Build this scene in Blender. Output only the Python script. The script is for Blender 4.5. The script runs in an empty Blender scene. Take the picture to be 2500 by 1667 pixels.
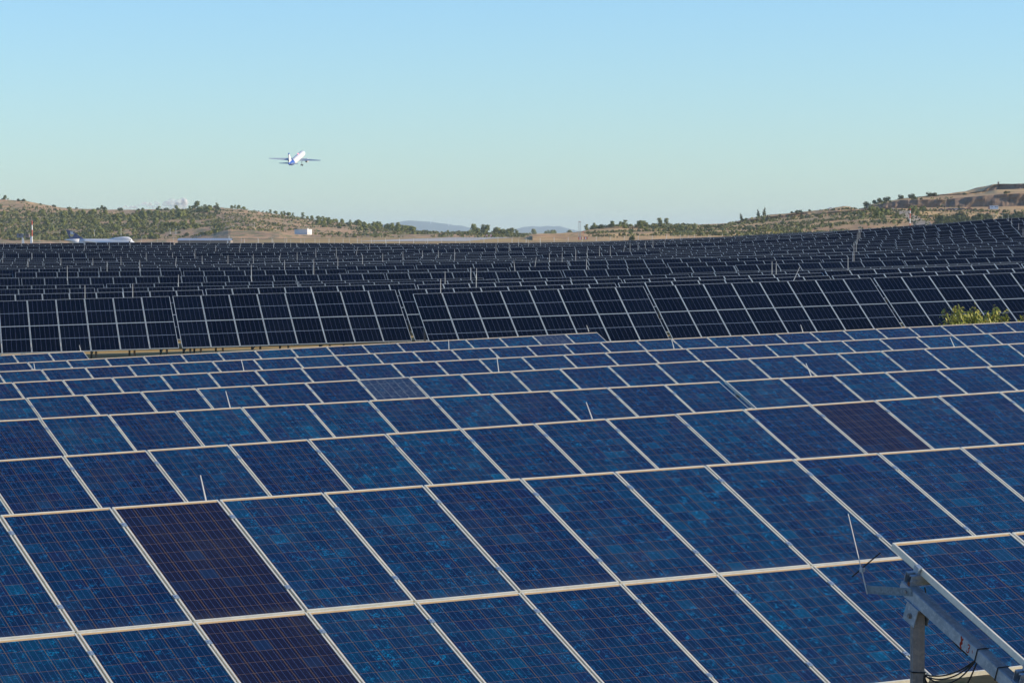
import bpy, math, random
import numpy as np
from mathutils import Vector, Matrix, Euler, noise as mnoise
R = math.radians
random.seed(7)
rng = np.random.RandomState(11)
scene = bpy.context.scene
col = scene.collection

# ------------------------------------------------------------------ camera, sky, sun, exposure
FPX, HZ, CX, CY = 7500.0, 568.0, 1250.0, 833.5        # focal length / horizon row measured on the 2500 px wide photograph
PITCH = math.atan((CY - HZ) / FPX)
cd = bpy.data.cameras.new('camera'); cam = bpy.data.objects.new('camera', cd); col.objects.link(cam)
cam.location = (0, 0, 0); cam.rotation_euler = (R(90) - PITCH, 0, 0)
cd.sensor_fit = 'HORIZONTAL'; cd.sensor_width = 36; cd.lens = 36 * FPX / 2500
cd.clip_start = 0.5; cd.clip_end = 120000
scene.camera = cam

SUN_AZ, SUN_EL = R(93), R(18)                       # azimuth clockwise from the view direction (+Y)
w = bpy.data.worlds.new('World'); scene.world = w; w.use_nodes = True
nt = w.node_tree; nt.nodes.clear()
sky = nt.nodes.new('ShaderNodeTexSky'); sky.sky_type = 'NISHITA'; sky.sun_disc = False
sky.sun_elevation = SUN_EL; sky.sun_rotation = SUN_AZ
sky.altitude = 0; sky.air_density = 1.0; sky.dust_density = 0.15; sky.ozone_density = 3.0
tint = nt.nodes.new('ShaderNodeMix'); tint.data_type = 'RGBA'; tint.blend_type = 'MULTIPLY'
tint.inputs[0].default_value = 1.0; tint.inputs[7].default_value = (0.76, 0.995, 1.30, 1)
bg = nt.nodes.new('ShaderNodeBackground'); bg.inputs[1].default_value = 0.122
wo = nt.nodes.new('ShaderNodeOutputWorld')
nt.links.new(sky.outputs[0], tint.inputs[6]); nt.links.new(tint.outputs[2], bg.inputs[0]); nt.links.new(bg.outputs[0], wo.inputs[0])
ld = bpy.data.lights.new('sun', 'SUN'); ld.energy = 5.0; ld.angle = R(0.5); ld.color = (1.0, 0.86, 0.64)
sun = bpy.data.objects.new('sun', ld); col.objects.link(sun)
tosun = Vector((math.sin(SUN_AZ) * math.cos(SUN_EL), math.cos(SUN_AZ) * math.cos(SUN_EL), math.sin(SUN_EL)))
sun.rotation_euler = tosun.to_track_quat('Z', 'Y').to_euler(); sun.location = (60, -20, 40)
scene.view_settings.view_transform = 'Standard'; scene.view_settings.look = 'None'
scene.view_settings.exposure = 0.35; scene.view_settings.gamma = 1.0; scene.view_settings.use_curve_mapping = False
scene.render.engine = 'CYCLES'

# ------------------------------------------------------------------ helpers
def P(xs, y, D):
    """point seen at photo pixel (xs, y) at distance D ahead of the camera (used once, to survey positions)"""
    return Vector(((xs - CX) / FPX * D, D, -(y - HZ) / FPX * D))
def pxs(X, Y): return CX + FPX * X / Y
def sm(t): t = max(0.0, min(1.0, t)); return t * t * (3 - 2 * t)

class MB:
    def __init__(s): s.v = []; s.f = []; s.m = []; s.uv = None
    def face(s, pts, m=0):
        b = len(s.v); s.v += [tuple(p) for p in pts]; s.f.append(tuple(range(b, b + len(pts)))); s.m.append(m)
    def box(s, lo, hi, M=None, m=0):
        c = [Vector((x, y, z)) for z in (lo[2], hi[2]) for y in (lo[1], hi[1]) for x in (lo[0], hi[0])]
        if M: c = [M @ p for p in c]
        b = len(s.v); s.v += [tuple(p) for p in c]
        for q in ((0, 2, 3, 1), (4, 5, 7, 6), (0, 1, 5, 4), (2, 6, 7, 3), (0, 4, 6, 2), (1, 3, 7, 5)):
            s.f.append(tuple(b + i for i in q)); s.m.append(m)
    def tube(s, a, c, r0, r1=None, n=6, m=0, cap=True):
        a = Vector(a); c = Vector(c); r1 = r0 if r1 is None else r1
        d = (c - a).normalized(); u = d.orthogonal().normalized(); v = d.cross(u)
        b = len(s.v)
        for p, r in ((a, r0), (c, r1)):
            for i in range(n):
                t = 2 * math.pi * i / n; s.v.append(tuple(p + u * (math.cos(t) * r) + v * (math.sin(t) * r)))
        for i in range(n):
            j = (i + 1) % n; s.f.append((b + i, b + j, b + n + j, b + n + i)); s.m.append(m)
        if cap:
            s.f.append(tuple(b + n - 1 - i for i in range(n))); s.m.append(m)
            s.f.append(tuple(b + n + i for i in range(n))); s.m.append(m)
    def path(s, pts, r, n=6, m=0):
        for a, c in zip(pts[:-1], pts[1:]): s.tube(a, c, r, r, n, m)
    def loft(s, rings, m=0, cap=True):
        n = len(rings[0]); b = len(s.v)
        for rg in rings: s.v += [tuple(p) for p in rg]
        for k in range(len(rings) - 1):
            for i in range(n):
                j = (i + 1) % n; s.f.append((b + k * n + i, b + k * n + j, b + (k + 1) * n + j, b + (k + 1) * n + i)); s.m.append(m)
        if cap:
            s.f.append(tuple(b + n - 1 - i for i in range(n))); s.m.append(m)
            e = b + (len(rings) - 1) * n; s.f.append(tuple(e + i for i in range(n))); s.m.append(m)
    def mesh(s, name, mats, smooth=False):
        me = bpy.data.meshes.new(name); me.from_pydata(s.v, [], s.f)
        for mt in mats: me.materials.append(mt)
        if any(s.m): me.polygons.foreach_set('material_index', s.m)
        if smooth: me.polygons.foreach_set('use_smooth', [True] * len(s.f))
        me.update(); return me
def link(name, me, parent=None, M=None):
    o = bpy.data.objects.new(name, me); col.objects.link(o)
    if parent: o.parent = parent
    if M is not None: o.matrix_local = M
    return o
def tag(o, label=None, cat=None, group=None, kind=None):
    if label: o['label'] = label
    if cat: o['category'] = cat
    if group: o['group'] = group
    if kind: o['kind'] = kind
    return o
def empty(name, loc, label, cat, group=None):
    o = bpy.data.objects.new(name, None); col.objects.link(o); o.location = loc; o.empty_display_size = 0.2
    return tag(o, label, cat, group)
ORD = ['zeroth', 'first', 'second', 'third', 'fourth', 'fifth', 'sixth', 'seventh', 'eighth', 'ninth', 'tenth', 'eleventh', 'twelfth',
       'thirteenth', 'fourteenth', 'fifteenth', 'sixteenth', 'seventeenth', 'eighteenth', 'nineteenth', 'twentieth', 'twenty-first',
       'twenty-second', 'twenty-third', 'twenty-fourth', 'twenty-fifth', 'twenty-sixth', 'twenty-seventh', 'twenty-eighth', 'twenty-ninth',
       'thirtieth', 'thirty-first', 'thirty-second', 'thirty-third', 'thirty-fourth', 'thirty-fifth', 'thirty-sixth']

# ------------------------------------------------------------------ materials
def mat(name, base=(.5, .5, .5), rough=.6, metal=0.0, spec=.5):
    m = bpy.data.materials.new(name); m.use_nodes = True
    b = m.node_tree.nodes['Principled BSDF']
    b.inputs['Base Color'].default_value = (*base, 1); b.inputs['Roughness'].default_value = rough
    b.inputs['Metallic'].default_value = metal; b.inputs['Specular IOR Level'].default_value = spec
    return m
class NT:
    def __init__(s, m): s.t = m.node_tree; s.b = s.t.nodes['Principled BSDF']
    def n(s, typ, **kw):
        x = s.t.nodes.new(typ)
        for k, v in kw.items(): setattr(x, k, v)
        return x
    def put(s, sock, v):
        if v is None: return
        if isinstance(v, bpy.types.NodeSocket): s.t.links.new(v, sock)
        elif isinstance(v, (tuple, list)):
            sock.default_value = (*v, 1) if (len(v) == 3 and sock.type == 'RGBA') else v
        else: sock.default_value = v
    def math(s, op, a, b=None, c=None):
        x = s.n('ShaderNodeMath', operation=op)
        s.put(x.inputs[0], a); s.put(x.inputs[1], b); s.put(x.inputs[2], c); return x.outputs[0]
    def mix(s, f, a, b, mode='MIX'):
        x = s.n('ShaderNodeMix', data_type='RGBA', blend_type=mode)
        s.put(x.inputs[0], f); s.put(x.inputs[6], a); s.put(x.inputs[7], b); return x.outputs[2]
    def step(s, x, lo, hi):
        y = s.n('ShaderNodeMapRange', interpolation_type='SMOOTHSTEP'); s.put(y.inputs[0], x); s.put(y.inputs[1], lo); s.put(y.inputs[2], hi)
        return y.outputs[0]
    def noise(s, vec, scale, detail=3, rough=.55):
        x = s.n('ShaderNodeTexNoise'); s.put(x.inputs['Vector'], vec); x.inputs['Scale'].default_value = scale
        x.inputs['Detail'].default_value = detail; x.inputs['Roughness'].default_value = rough; return x.outputs[0]
    def band(s, x, lo, hi):   # 1 inside lo..hi
        return s.math('MULTIPLY', s.math('GREATER_THAN', x, lo), s.math('LESS_THAN', x, hi))

def noisy(name, cols, scale, rough=.9, scale2=None, coord='Object', spec=.2, bump=0.0, stretch=None):
    """procedural surface mixing colours by two noises"""
    m = mat(name, cols[0], rough, 0, spec); t = NT(m)
    tc = t.n('ShaderNodeTexCoord').outputs[coord]
    if stretch:
        mp = t.n('ShaderNodeMapping'); t.put(mp.inputs[0], tc); mp.inputs['Scale'].default_value = stretch; tc = mp.outputs[0]
    n1 = t.noise(tc, scale, 5, .65); n2 = t.noise(tc, scale2 or scale * 5.3, 4, .6)
    c = t.mix(t.step(n1, .38, .62), cols[0], cols[1])
    if len(cols) > 2: c = t.mix(t.step(n2, .48, .66), c, cols[2])
    if len(cols) > 3: c = t.mix(t.step(t.noise(tc, scale * .37, 3), .52, .66), c, cols[3])
    t.put(t.b.inputs['Base Color'], c)
    if bump:
        bp = t.n('ShaderNodeBump'); bp.inputs['Strength'].default_value = .6; bp.inputs['Distance'].default_value = bump
        t.put(bp.inputs['Height'], n2); t.put(t.b.inputs['Normal'], bp.outputs[0])
    return m

# --- blue polycrystalline module: 6 x 12 cells printed flat under the glass (metres in the UV map)
M_BLUE = mat('blue_cells', (.01, .05, .18), .16, 0, .18); t = NT(M_BLUE)
uv = t.n('ShaderNodeUVMap', uv_map='metres').outputs[0]
sx = t.n('ShaderNodeSeparateXYZ'); t.put(sx.inputs[0], uv); U_, V_ = sx.outputs[0], sx.outputs[1]
rnd = t.n('ShaderNodeObjectInfo').outputs['Random']
tone = t.n('ShaderNodeAttribute', attribute_type='OBJECT', attribute_name='tone').outputs['Fac']
cu = t.math('DIVIDE', t.math('SUBTRACT', U_, .0195), .159); cv = t.math('DIVIDE', t.math('SUBTRACT', V_, .038), .159)
fu = t.math('FRACT', cu); fv = t.math('FRACT', cv); iu = t.math('FLOOR', cu); iv = t.math('FLOOR', cv)
cmb = t.n('ShaderNodeCombineXYZ'); t.put(cmb.inputs[0], iu); t.put(cmb.inputs[1], iv); t.put(cmb.inputs[2], t.math('MULTIPLY', rnd, 91.7))
wn = t.n('ShaderNodeTexWhiteNoise', noise_dimensions='3D'); t.put(wn.inputs[0], cmb.outputs[0]); cr = wn.outputs[0]
pos = t.n('ShaderNodeCombineXYZ'); t.put(pos.inputs[0], U_); t.put(pos.inputs[1], V_)
t.put(pos.inputs[2], t.math('ADD', t.math('MULTIPLY', rnd, 37.0), t.math('MULTIPLY', cr, 5.0)))
posv = pos.outputs[0]
pos2 = t.n('ShaderNodeCombineXYZ'); t.put(pos2.inputs[0], U_); t.put(pos2.inputs[1], V_); t.put(pos2.inputs[2], t.math('MULTIPLY', rnd, 57.0)); posv2 = pos2.outputs[0]
vor = t.n('ShaderNodeTexVoronoi'); t.put(vor.inputs['Vector'], posv); vor.inputs['Scale'].default_value = 75
vs = t.n('ShaderNodeSeparateColor'); t.put(vs.inputs[0], vor.outputs['Color'])
vor2 = t.n('ShaderNodeTexVoronoi'); t.put(vor2.inputs['Vector'], posv); vor2.inputs['Scale'].default_value = 170
vs2 = t.n('ShaderNodeSeparateColor'); t.put(vs2.inputs[0], vor2.outputs['Color'])
sc_r = t.n('ShaderNodeSeparateColor'); t.put(sc_r.inputs[0], wn.outputs[1])
prnd = t.n('ShaderNodeTexWhiteNoise', noise_dimensions='1D'); t.put(prnd.inputs['W'], t.math('MULTIPLY', rnd, 733.0)); pr = prnd.outputs[0]
lowf = t.step(t.noise(posv2, 2.3, 4, .7), .36, .68)
c = t.mix(t.math('ADD', t.math('MULTIPLY', cr, .34), t.math('MULTIPLY', lowf, .5)), (.004, .015, .054), (.002, .043, .104))
c = t.mix(t.math('MULTIPLY', t.step(sc_r.outputs[0], .86, 1.0), .34), c, (.003, .105, .22))                 # a few bright cells
c = t.mix(t.math('MULTIPLY', t.step(sc_r.outputs[1], .78, .98), .5), c, (.013, .015, .070))    # purple cells
flake = t.math('MULTIPLY', t.step(t.noise(posv, 9, 4, .7), .50, .66), t.step(vs.outputs[0], .40, .75))
c = t.mix(t.math('MULTIPLY', flake, .75), c, (.004, .165, .36))
c = t.mix(t.math('MULTIPLY', t.step(vs2.outputs[1], .2, 1.0), .55), c, (.003, .009, .040))      # dark grains
pt = t.mix(pr, (.74, .62, .74), (.98, 1.22, 1.10)); c = t.mix(1.0, c, pt, 'MULTIPLY')
dark = t.mix(t.math('MULTIPLY', vs.outputs[1], .8), (.007, .008, .021), (.012, .011, .034))
dark = t.mix(t.math('MULTIPLY', t.step(sc_r.outputs[2], .80, 1), .6), dark, (.006, .026, .075))
c = t.mix(t.band(tone, .5, 1.5), c, dark)
back = t.mix(t.noise(posv, 9, 2), (.30, .175, .06), (.13, .08, .045))
c = t.mix(t.math('GREATER_THAN', fu, .982), c, back); c = t.mix(t.math('GREATER_THAN', fv, .98), c, t.mix(.35, back, (.03, .04, .09)))
bus = None
for k in (1 / 6, .5, 5 / 6):
    q = t.math('COMPARE', fu, k - .015, .009); bus = q if bus is None else t.math('MAXIMUM', bus, q)
c = t.mix(t.math('MULTIPLY', bus, .5), c, (.08, .15, .36))
inside = t.math('MULTIPLY', t.band(cu, -.01, 6.0), t.band(cv, 0, 12.0))
c = t.mix(inside, t.mix(t.noise(posv, 14, 3), (.56, .40, .21), (.46, .30, .14)), c)
# broken module: white crazing between the cells
vc = t.n('ShaderNodeTexVoronoi', feature='DISTANCE_TO_EDGE'); t.put(vc.inputs['Vector'], posv); vc.inputs['Scale'].default_value = 9
crz = t.math('MULTIPLY', t.math('LESS_THAN', vc.outputs[0], .03), .5)
grid = t.math('MAXIMUM', t.math('GREATER_THAN', fu, .955), t.math('MULTIPLY', t.math('GREATER_THAN', fv, .95), .5))
cc = t.mix(t.math('MAXIMUM', crz, grid), (.018, .034, .075), (.20, .23, .26))
c = t.mix(t.math('MULTIPLY', t.band(tone, 1.5, 2.5), .7), c, cc)
vd = t.n('ShaderNodeTexVoronoi'); t.put(vd.inputs['Vector'], posv2); vd.inputs['Scale'].default_value = 1.4     # rare bird droppings
vds = t.n('ShaderNodeSeparateColor'); t.put(vds.inputs[0], vd.outputs['Color'])
drop = t.math('MULTIPLY', t.math('LESS_THAN', t.math('ADD', vd.outputs['Distance'], t.math('MULTIPLY', t.noise(posv2, 60, 2), .03)), .032), t.math('GREATER_THAN', vds.outputs[0], .90))
dst = t.math('MULTIPLY', t.step(t.noise(posv2, 1.6, 5, .7), .45, .75), .05)
lowedge = t.math('MULTIPLY', t.step(V_, 1.80, 1.94), t.math('MULTIPLY', t.noise(posv2, 12, 3), .16))
c = t.mix(t.math('ADD', dst, lowedge), c, (.20, .19, .17))
t.put(t.b.inputs['Base Color'], t.mix(drop, c, (.6, .6, .57)))
t.put(t.b.inputs['Roughness'], t.math('ADD', .13, t.math('MULTIPLY', t.noise(posv2, 3, 4, .7), .16)))

# --- dark monocrystalline half-cell module
M_DARK = mat('dark_cells', (.006, .010, .020), .22, 0, .05); t = NT(M_DARK)
uv = t.n('ShaderNodeUVMap', uv_map='metres').outputs[0]
sx = t.n('ShaderNodeSeparateXYZ'); t.put(sx.inputs[0], uv)
cu = t.math('MULTIPLY', sx.outputs[0], 6 / 1.134); fu = t.math('FRACT', t.math('ADD', cu, .5)); fv = t.math('FRACT', t.math('MULTIPLY', sx.outputs[1], 24 / 2.278))
ln = t.math('COMPARE', fu, .5, .018)
dot = t.math('MULTIPLY', ln, t.math('ADD', .12, t.math('MULTIPLY', t.math('COMPARE', fv, .5, .28), .75)))
mid = t.math('COMPARE', sx.outputs[1], 1.139, .011)
rnd = t.n('ShaderNodeObjectInfo').outputs['Random']
c = t.mix(rnd, (.0022, .0045, .0100), (.0036, .0070, .0150))
c = t.mix(t.math('MULTIPLY', dot, .6), c, (.26, .28, .46)); c = t.mix(t.math('MULTIPLY', mid, .95), c, (.30, .36, .42))
t.put(t.b.inputs['Base Color'], c)

M_FRAME = noisy('aluminium_frame', ((.68, .665, .575), (.58, .575, .51), (.70, .675, .56)), 6, .42, spec=.5)
NT(M_FRAME).b.inputs['Metallic'].default_value = .15
M_FRAMED = mat('thin_aluminium_frame', (.60, .65, .64), .5, .1, .4)
M_BACK = mat('backsheet', (.6, .6, .58), .7)
M_GALV = noisy('galvanised_steel', ((.34, .42, .50), (.25, .32, .39), (.41, .48, .54)), 9, .34, 40, spec=.5)
NT(M_GALV).b.inputs['Metallic'].default_value = .45
M_STEEL = noisy('weathered_steel', ((.27, .255, .25), (.20, .195, .195), (.33, .30, .27)), 7, .55, 30)
NT(M_STEEL).b.inputs['Metallic'].default_value = .4
M_RUST = noisy('rusty_edge', ((.22, .09, .04), (.12, .06, .04)), 30, .8)
M_ZINC = noisy('shade_dark_zinc_strap', ((.17, .22, .25), (.12, .16, .19), (.22, .26, .29)), 20, .55, 60)  # galvanised strap, its shade put into a darker base colour
M_BLACK = mat('black_plastic', (.008, .008, .009), .55)
M_RODW = mat('pale_rod', (.62, .61, .57), .5)
M_RED = noisy('red_paint', ((.33, .035, .02), (.24, .03, .02)), 60, .6)
M_SOIL = None

# ------------------------------------------------------------------ terrain survey (tops of the table rows, measured)
AZB, TB = R(28.6), R(23.9)           # blue rows: bearing and tilt
AZD, TD = R(10.8), R(25.3)           # dark rows
UB, VB, WB, LB = 1.01, 1.97, .99, 1.95
UD, VD, WD, LD = 1.154, 2.298, 1.134, 2.278
HB, HD = 2.25, 2.72                  # top edge above the ground
BLUE = {0: (2.568, 20.677, -2.090, 1.40), 1: (-4.346, 26.027, -2.395, 1.37), 2: (-5.042, 34.467, -2.503, 1.73),
        3: (-6.518, 42.364, -2.557, 1.30), 3.5: (3.312, 47.630, -2.296, 1.36), 4: (-8.002, 50.563, -2.717, 1.53),
        5: (-9.552, 58.723, -2.859, 1.42), 6: (-10.289, 67.124, -2.986, 1.44), 7: (-11.869, 75.222, -3.169, 1.71),
        8: (-13.461, 82.795, -3.283, 1.60)}
SP = []   # X, Y, ground z
for k, (x0, y0, z0, s) in BLUE.items():
    for a in ((0, 2) if k in (0, 8) else (0, 6) if k == 3.5 else (0, 10, 20) if 4 <= k < 7 else (0, 8)):
        SP.append((x0 + a * math.cos(AZB), y0 + a * math.sin(AZB), z0 + a * math.tan(R(s)) - HB))
DS = [(70, 328, -.97), (70, 294, -1.53), (70, 268, -1.75), (70, 257, -1.99), (70, 245, -2.26), (70, 230, -2.30), (70, 208, -2.28), (70, 188, -2.16), (70, 168, -2.24),
      (70, 145, -2.5), (70, 123, -2.86), (400, 325, -1.08), (400, 274, -1.7), (400, 253, -2.07), (400, 222, -2.24), (400, 195, -2.13), (400, 170, -2.2),
      (400, 123, -2.6), (750, 325, -1.10), (750, 299, -1.35), (750, 274, -1.72), (750, 250, -1.93), (750, 220, -2.1), (750, 193, -2.0), (750, 167, -2.15), (700, 130, -2.48),
      (1350, 330, -1.08), (1350, 308, -1.09), (1350, 283, -1.25), (1350, 254, -1.56), (1350, 225, -1.78), (1350, 199, -1.8), (1350, 181, -1.84), (1350, 163, -2.05), (1362, 120.5, -2.2),
      (1400, 375, -1.5), (1600, 375, -.9), (1850, 375, -.46), (1850, 289, -.65), (1850, 254, -1.08), (1850, 216, -1.38), (1850, 200, -1.5), (1850, 181, -1.6), (1850, 164, -1.79), (1850, 148, -1.88),
      (1850, 122, -1.99), (2050, 290, -.15), (2200, 288, .34), (2270, 300, .76), (2400, 292, 1.28), (2470, 292, 1.5), (2430, 257, .1), (2290, 261, -.35),
      (2330, 228, -.88), (2330, 193, -1.21), (2310, 176, -1.38), (2310, 158, -1.56), (2330, 132, -1.62), (2440, 122, -1.62)]
for xs, D, z in DS: SP.append(((xs - CX) / FPX * D, D, z - HD))
SPA = np.array(SP); SC = np.array([1.0, .45])
_pts = SPA[:, :2] * SC
_K = np.linalg.norm(_pts[:, None] - _pts[None], axis=2) + np.eye(len(_pts)) * -0.6
_A = np.block([[_K, np.c_[np.ones(len(_pts)), _pts]], [np.c_[np.ones(len(_pts)), _pts].T, np.zeros((3, 3))]])
_W = np.linalg.solve(_A, np.r_[SPA[:, 2], 0, 0, 0])
def near_z(X, Y):
    Yc = min(max(Y, 14.0), 372.0); lim = .172 * Yc + 1.0; Xc = min(max(X, -lim), lim)
    p = np.array([Xc, Yc]) * SC
    k = np.linalg.norm(_pts - p, axis=1)
    return float(k @ _W[:-3] + _W[-3] + p @ _W[-2:])
def plain_z(X, Y):
    xs = pxs(X, max(Y, 300.0))
    return -4.0 - 9.0 * sm((720 - xs) / 380) * sm((Y - 500) / 900)
def ground_z(X, Y):
    t = sm((Y - 345) / 60)
    if t <= 0: return near_z(X, Y)
    if t >= 1: return plain_z(X, Y)
    return near_z(X, Y) * (1 - t) + plain_z(X, Y) * t

# ------------------------------------------------------------------ ground, far plain, runway, hills
def grass_ground():
    m = mat('dry_grass_ground', (.3, .22, .11), .95, 0, .1); t = NT(m)
    tc = t.n('ShaderNodeTexCoord').outputs['Object']
    c = t.mix(t.step(t.noise(tc, .35, 6, .7), .38, .62), (.56, .40, .18), (.42, .29, .13))
    c = t.mix(t.step(t.noise(tc, 5.5, 4, .7), .52, .72), c, (.24, .23, .08))
    mp = t.n('ShaderNodeMapping'); t.put(mp.inputs[0], tc); mp.inputs['Scale'].default_value = (.02, .0035, 1)
    far = t.mix(t.step(t.noise(mp.outputs[0], 1, 6, .7), .4, .6), (.50, .345, .15), (.40, .27, .13))
    far = t.mix(t.math('MULTIPLY', t.step(t.noise(mp.outputs[0], 4.3, 5, .75), .52, .68), .7), far, (.17, .16, .07))
    sep = t.n('ShaderNodeSeparateXYZ'); t.put(sep.inputs[0], tc)
    c = t.mix(t.step(sep.outputs[1], 350, 480), c, far)
    t.put(t.b.inputs['Base Color'], c); return m
M_GROUND = grass_ground()
gx = sorted(set([-34000, -15000, -7000, -3500, -1800, -1000, -600, -400, -250, -170] + list(range(-125, 126, 4)) + [170, 250, 400, 600, 1000, 1800, 3500, 7000, 15000, 34000]))
gy = sorted(set([-40, -10, 4] + list(range(8, 420, 4)) + list(range(430, 900, 30)) + list(range(900, 3400, 100)) + [3600, 4000, 5000, 6500, 9000, 14000, 22000, 34000]))
b = MB(); nx = len(gx)
for y in gy:
    for x in gx: b.v.append((x, y, ground_z(x, y)))
for j in range(len(gy) - 1):
    for i in range(nx - 1):
        b.f.append((j * nx + i, j * nx + i + 1, (j + 1) * nx + i + 1, (j + 1) * nx + i)); b.m.append(0)
tag(link('ground', b.mesh('ground', [M_GROUND], True)), kind='structure')

M_TARMAC = noisy('pale_tarmac', ((.52, .49, .44), (.44, .41, .36)), .02, .8)
b = MB(); rp = [(-47, 1400), (-40, 1900), (-24, 2500), (-2, 3200), (26, 4200), (60, 5400)]
for (xa, ya), (xb, yb) in zip(rp[:-1], rp[1:]):
    b.face([(xa - 24, ya, -3.92), (xa + 26, ya, -3.92), (xb + 26, yb, -3.92), (xb - 24, yb, -3.92)])
tag(link('runway', b.mesh('runway', [M_TARMAC])), kind='structure')

LH = [(2150, [(-900, 612), (300, 612), (700, 596), (1400, 594)]),
      (2450, [(-900, 592), (0, 590), (350, 588), (470, 585), (520, 575), (560, 562), (680, 566), (720, 575), (760, 581), (950, 583), (1100, 582), (1400, 586)]),
      (2620, [(-900, 575), (0, 578), (200, 575), (400, 570), (480, 562), (560, 553), (620, 555), (680, 569), (770, 572), (850, 576), (950, 576), (1050, 574), (1150, 575), (1400, 583)]),
      (3000, [(-900, 545), (0, 543), (200, 540), (400, 540), (500, 545), (600, 535), (700, 548), (800, 556), (900, 563), (1000, 570), (1100, 572), (1400, 580)]),
      (3300, [(-900, 500), (0, 512), (100, 520), (200, 526), (300, 527), (400, 522), (500, 517), (600, 521), (700, 533), (800, 546), (900, 554), (1000, 567), (1100, 570), (1400, 579)]),
      (3600, [(-900, 460), (0, 487), (60, 491), (110, 501), (150, 508), (250, 513), (320, 514), (400, 511), (470, 509), (540, 507), (600, 513), (650, 521), (720, 530), (800, 541), (860, 548), (950, 557), (1010, 565), (1070, 569), (1250, 573), (1400, 578)]),
      (4300, [(-900, 577), (1400, 579)])]
RH = [(1450, [(1300, 592), (3300, 592)]),
      (1900, [(1300, 576), (1430, 577), (1600, 575), (1800, 574), (2000, 570), (2150, 562), (2300, 556), (2500, 549), (3300, 530)]),
      (2200, [(1300, 575), (1430, 572), (1500, 569), (1650, 567), (1800, 560), (1950, 547), (2080, 533), (2170, 525), (2260, 530), (2400, 529), (2500, 527), (3300, 510)]),
      (2450, [(1300, 574), (1400, 570), (1440, 562), (1500, 557), (1650, 556), (1750, 554), (1830, 542), (1900, 534), (2000, 524), (2090, 517), (2170, 510), (2300, 508), (2500, 504), (3300, 490)]),
      (2452, [(1300, 574), (1400, 570), (1440, 561), (1500, 555), (1650, 554), (1750, 552), (1830, 536), (1900, 527), (2000, 516), (2085, 512), (2110, 510), (2140, 501), (2200, 489), (2300, 488), (2340, 484), (2400, 479), (2450, 475), (2500, 474), (3300, 460)]),
      (2598, [(1300, 575), (1400, 571), (1440, 560), (1500, 553), (1700, 551), (1760, 549), (1830, 533), (1880, 525), (1930, 521), (2000, 514), (2060, 505), (2075, 506), (2092, 513), (2110, 508), (2125, 500), (2200, 486), (2300, 477), (2380, 474), (2405, 470), (2430, 463), (2500, 461), (3300, 450)]),
      (2600, [(1300, 575), (1400, 571), (1440, 560), (1500, 553), (1700, 551), (1760, 549), (1830, 533), (1880, 524), (1930, 520), (2000, 513), (2060, 504), (2075, 506), (2092, 513), (2110, 508), (2125, 500), (2200, 485), (2300, 474), (2380, 469), (2400, 466), (2412, 459), (2425, 451), (2440, 449), (2500, 449), (3300, 440)]),
      (2760, [(1300, 576), (1500, 560), (1830, 545), (2000, 520), (2092, 518), (2200, 492), (2300, 480), (2420, 452), (2500, 451), (3300, 445)]),
      (3400, [(1300, 577), (3300, 577)])]
def layer_z(L, X, Y):
    Y = min(max(Y, L[0][0]), L[-1][0]); xs = pxs(X, Y)
    for (ya, pa), (yb, pb) in zip(L[:-1], L[1:]):
        if Y <= yb:
            za = -(np.interp(xs, [p[0] for p in pa], [p[1] for p in pa]) - HZ) / FPX * ya
            zb = -(np.interp(xs, [p[0] for p in pb], [p[1] for p in pb]) - HZ) / FPX * yb
            t = (Y - ya) / (yb - ya); return float(za + (zb - za) * t)
    return 0.0
def hill_z(L, X, Y):
    a = min(1.0, (Y - L[0][0]) / 250.0) * (0.35 if Y > 2440 and Y < 2620 and L is RH else 1.0)
    return layer_z(L, X, Y) + a * (mnoise.fractal(Vector((X * .012, Y * .012, 3)), .9, 2.1, 5) * 1.6 + mnoise.noise(Vector((X * .09, Y * .05, 1))) * .5)
def hill_mat(name, base, alt, red, green, gs):
    m = mat(name, base, .95, 0, .08); t = NT(m)
    tc = t.n('ShaderNodeTexCoord').outputs['Object']
    mp = t.n('ShaderNodeMapping'); t.put(mp.inputs[0], tc); mp.inputs['Scale'].default_value = (.012, .004, .05)
    c = t.mix(t.step(t.noise(mp.outputs[0], 1.0, 7, .68), .40, .60), base, alt)
    c = t.mix(t.math('MULTIPLY', t.step(t.noise(mp.outputs[0], 2.7, 6, .7), .5, .66), .8), c, red)
    mp2 = t.n('ShaderNodeMapping'); t.put(mp2.inputs[0], tc); mp2.inputs['Scale'].default_value = (.06, .02, .2)
    c = t.mix(t.math('MULTIPLY', t.step(t.noise(mp2.outputs[0], 1.6, 7, .78), gs, gs + .10), .85), c, green)
    geo = t.n('ShaderNodeNewGeometry'); sg = t.n('ShaderNodeSeparateXYZ'); t.put(sg.inputs[0], geo.outputs['True Normal'])
    c = t.mix(t.step(sg.outputs[2], .96, .86), c, t.mix(t.noise(mp2.outputs[0], 2, 5), (.24, .165, .12), (.10, .08, .07)))   # bare cut rock where steep
    t.put(t.b.inputs['Base Color'], c); return m
M_HL = hill_mat('scrubby_hillside', (.50, .315, .185), (.37, .235, .145), (.64, .38, .20), (.19, .19, .09), .47)
M_HR = hill_mat('dry_hillside', (.62, .41, .19), (.48, .30, .16), (.38, .205, .11), (.16, .17, .065), .55)
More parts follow.
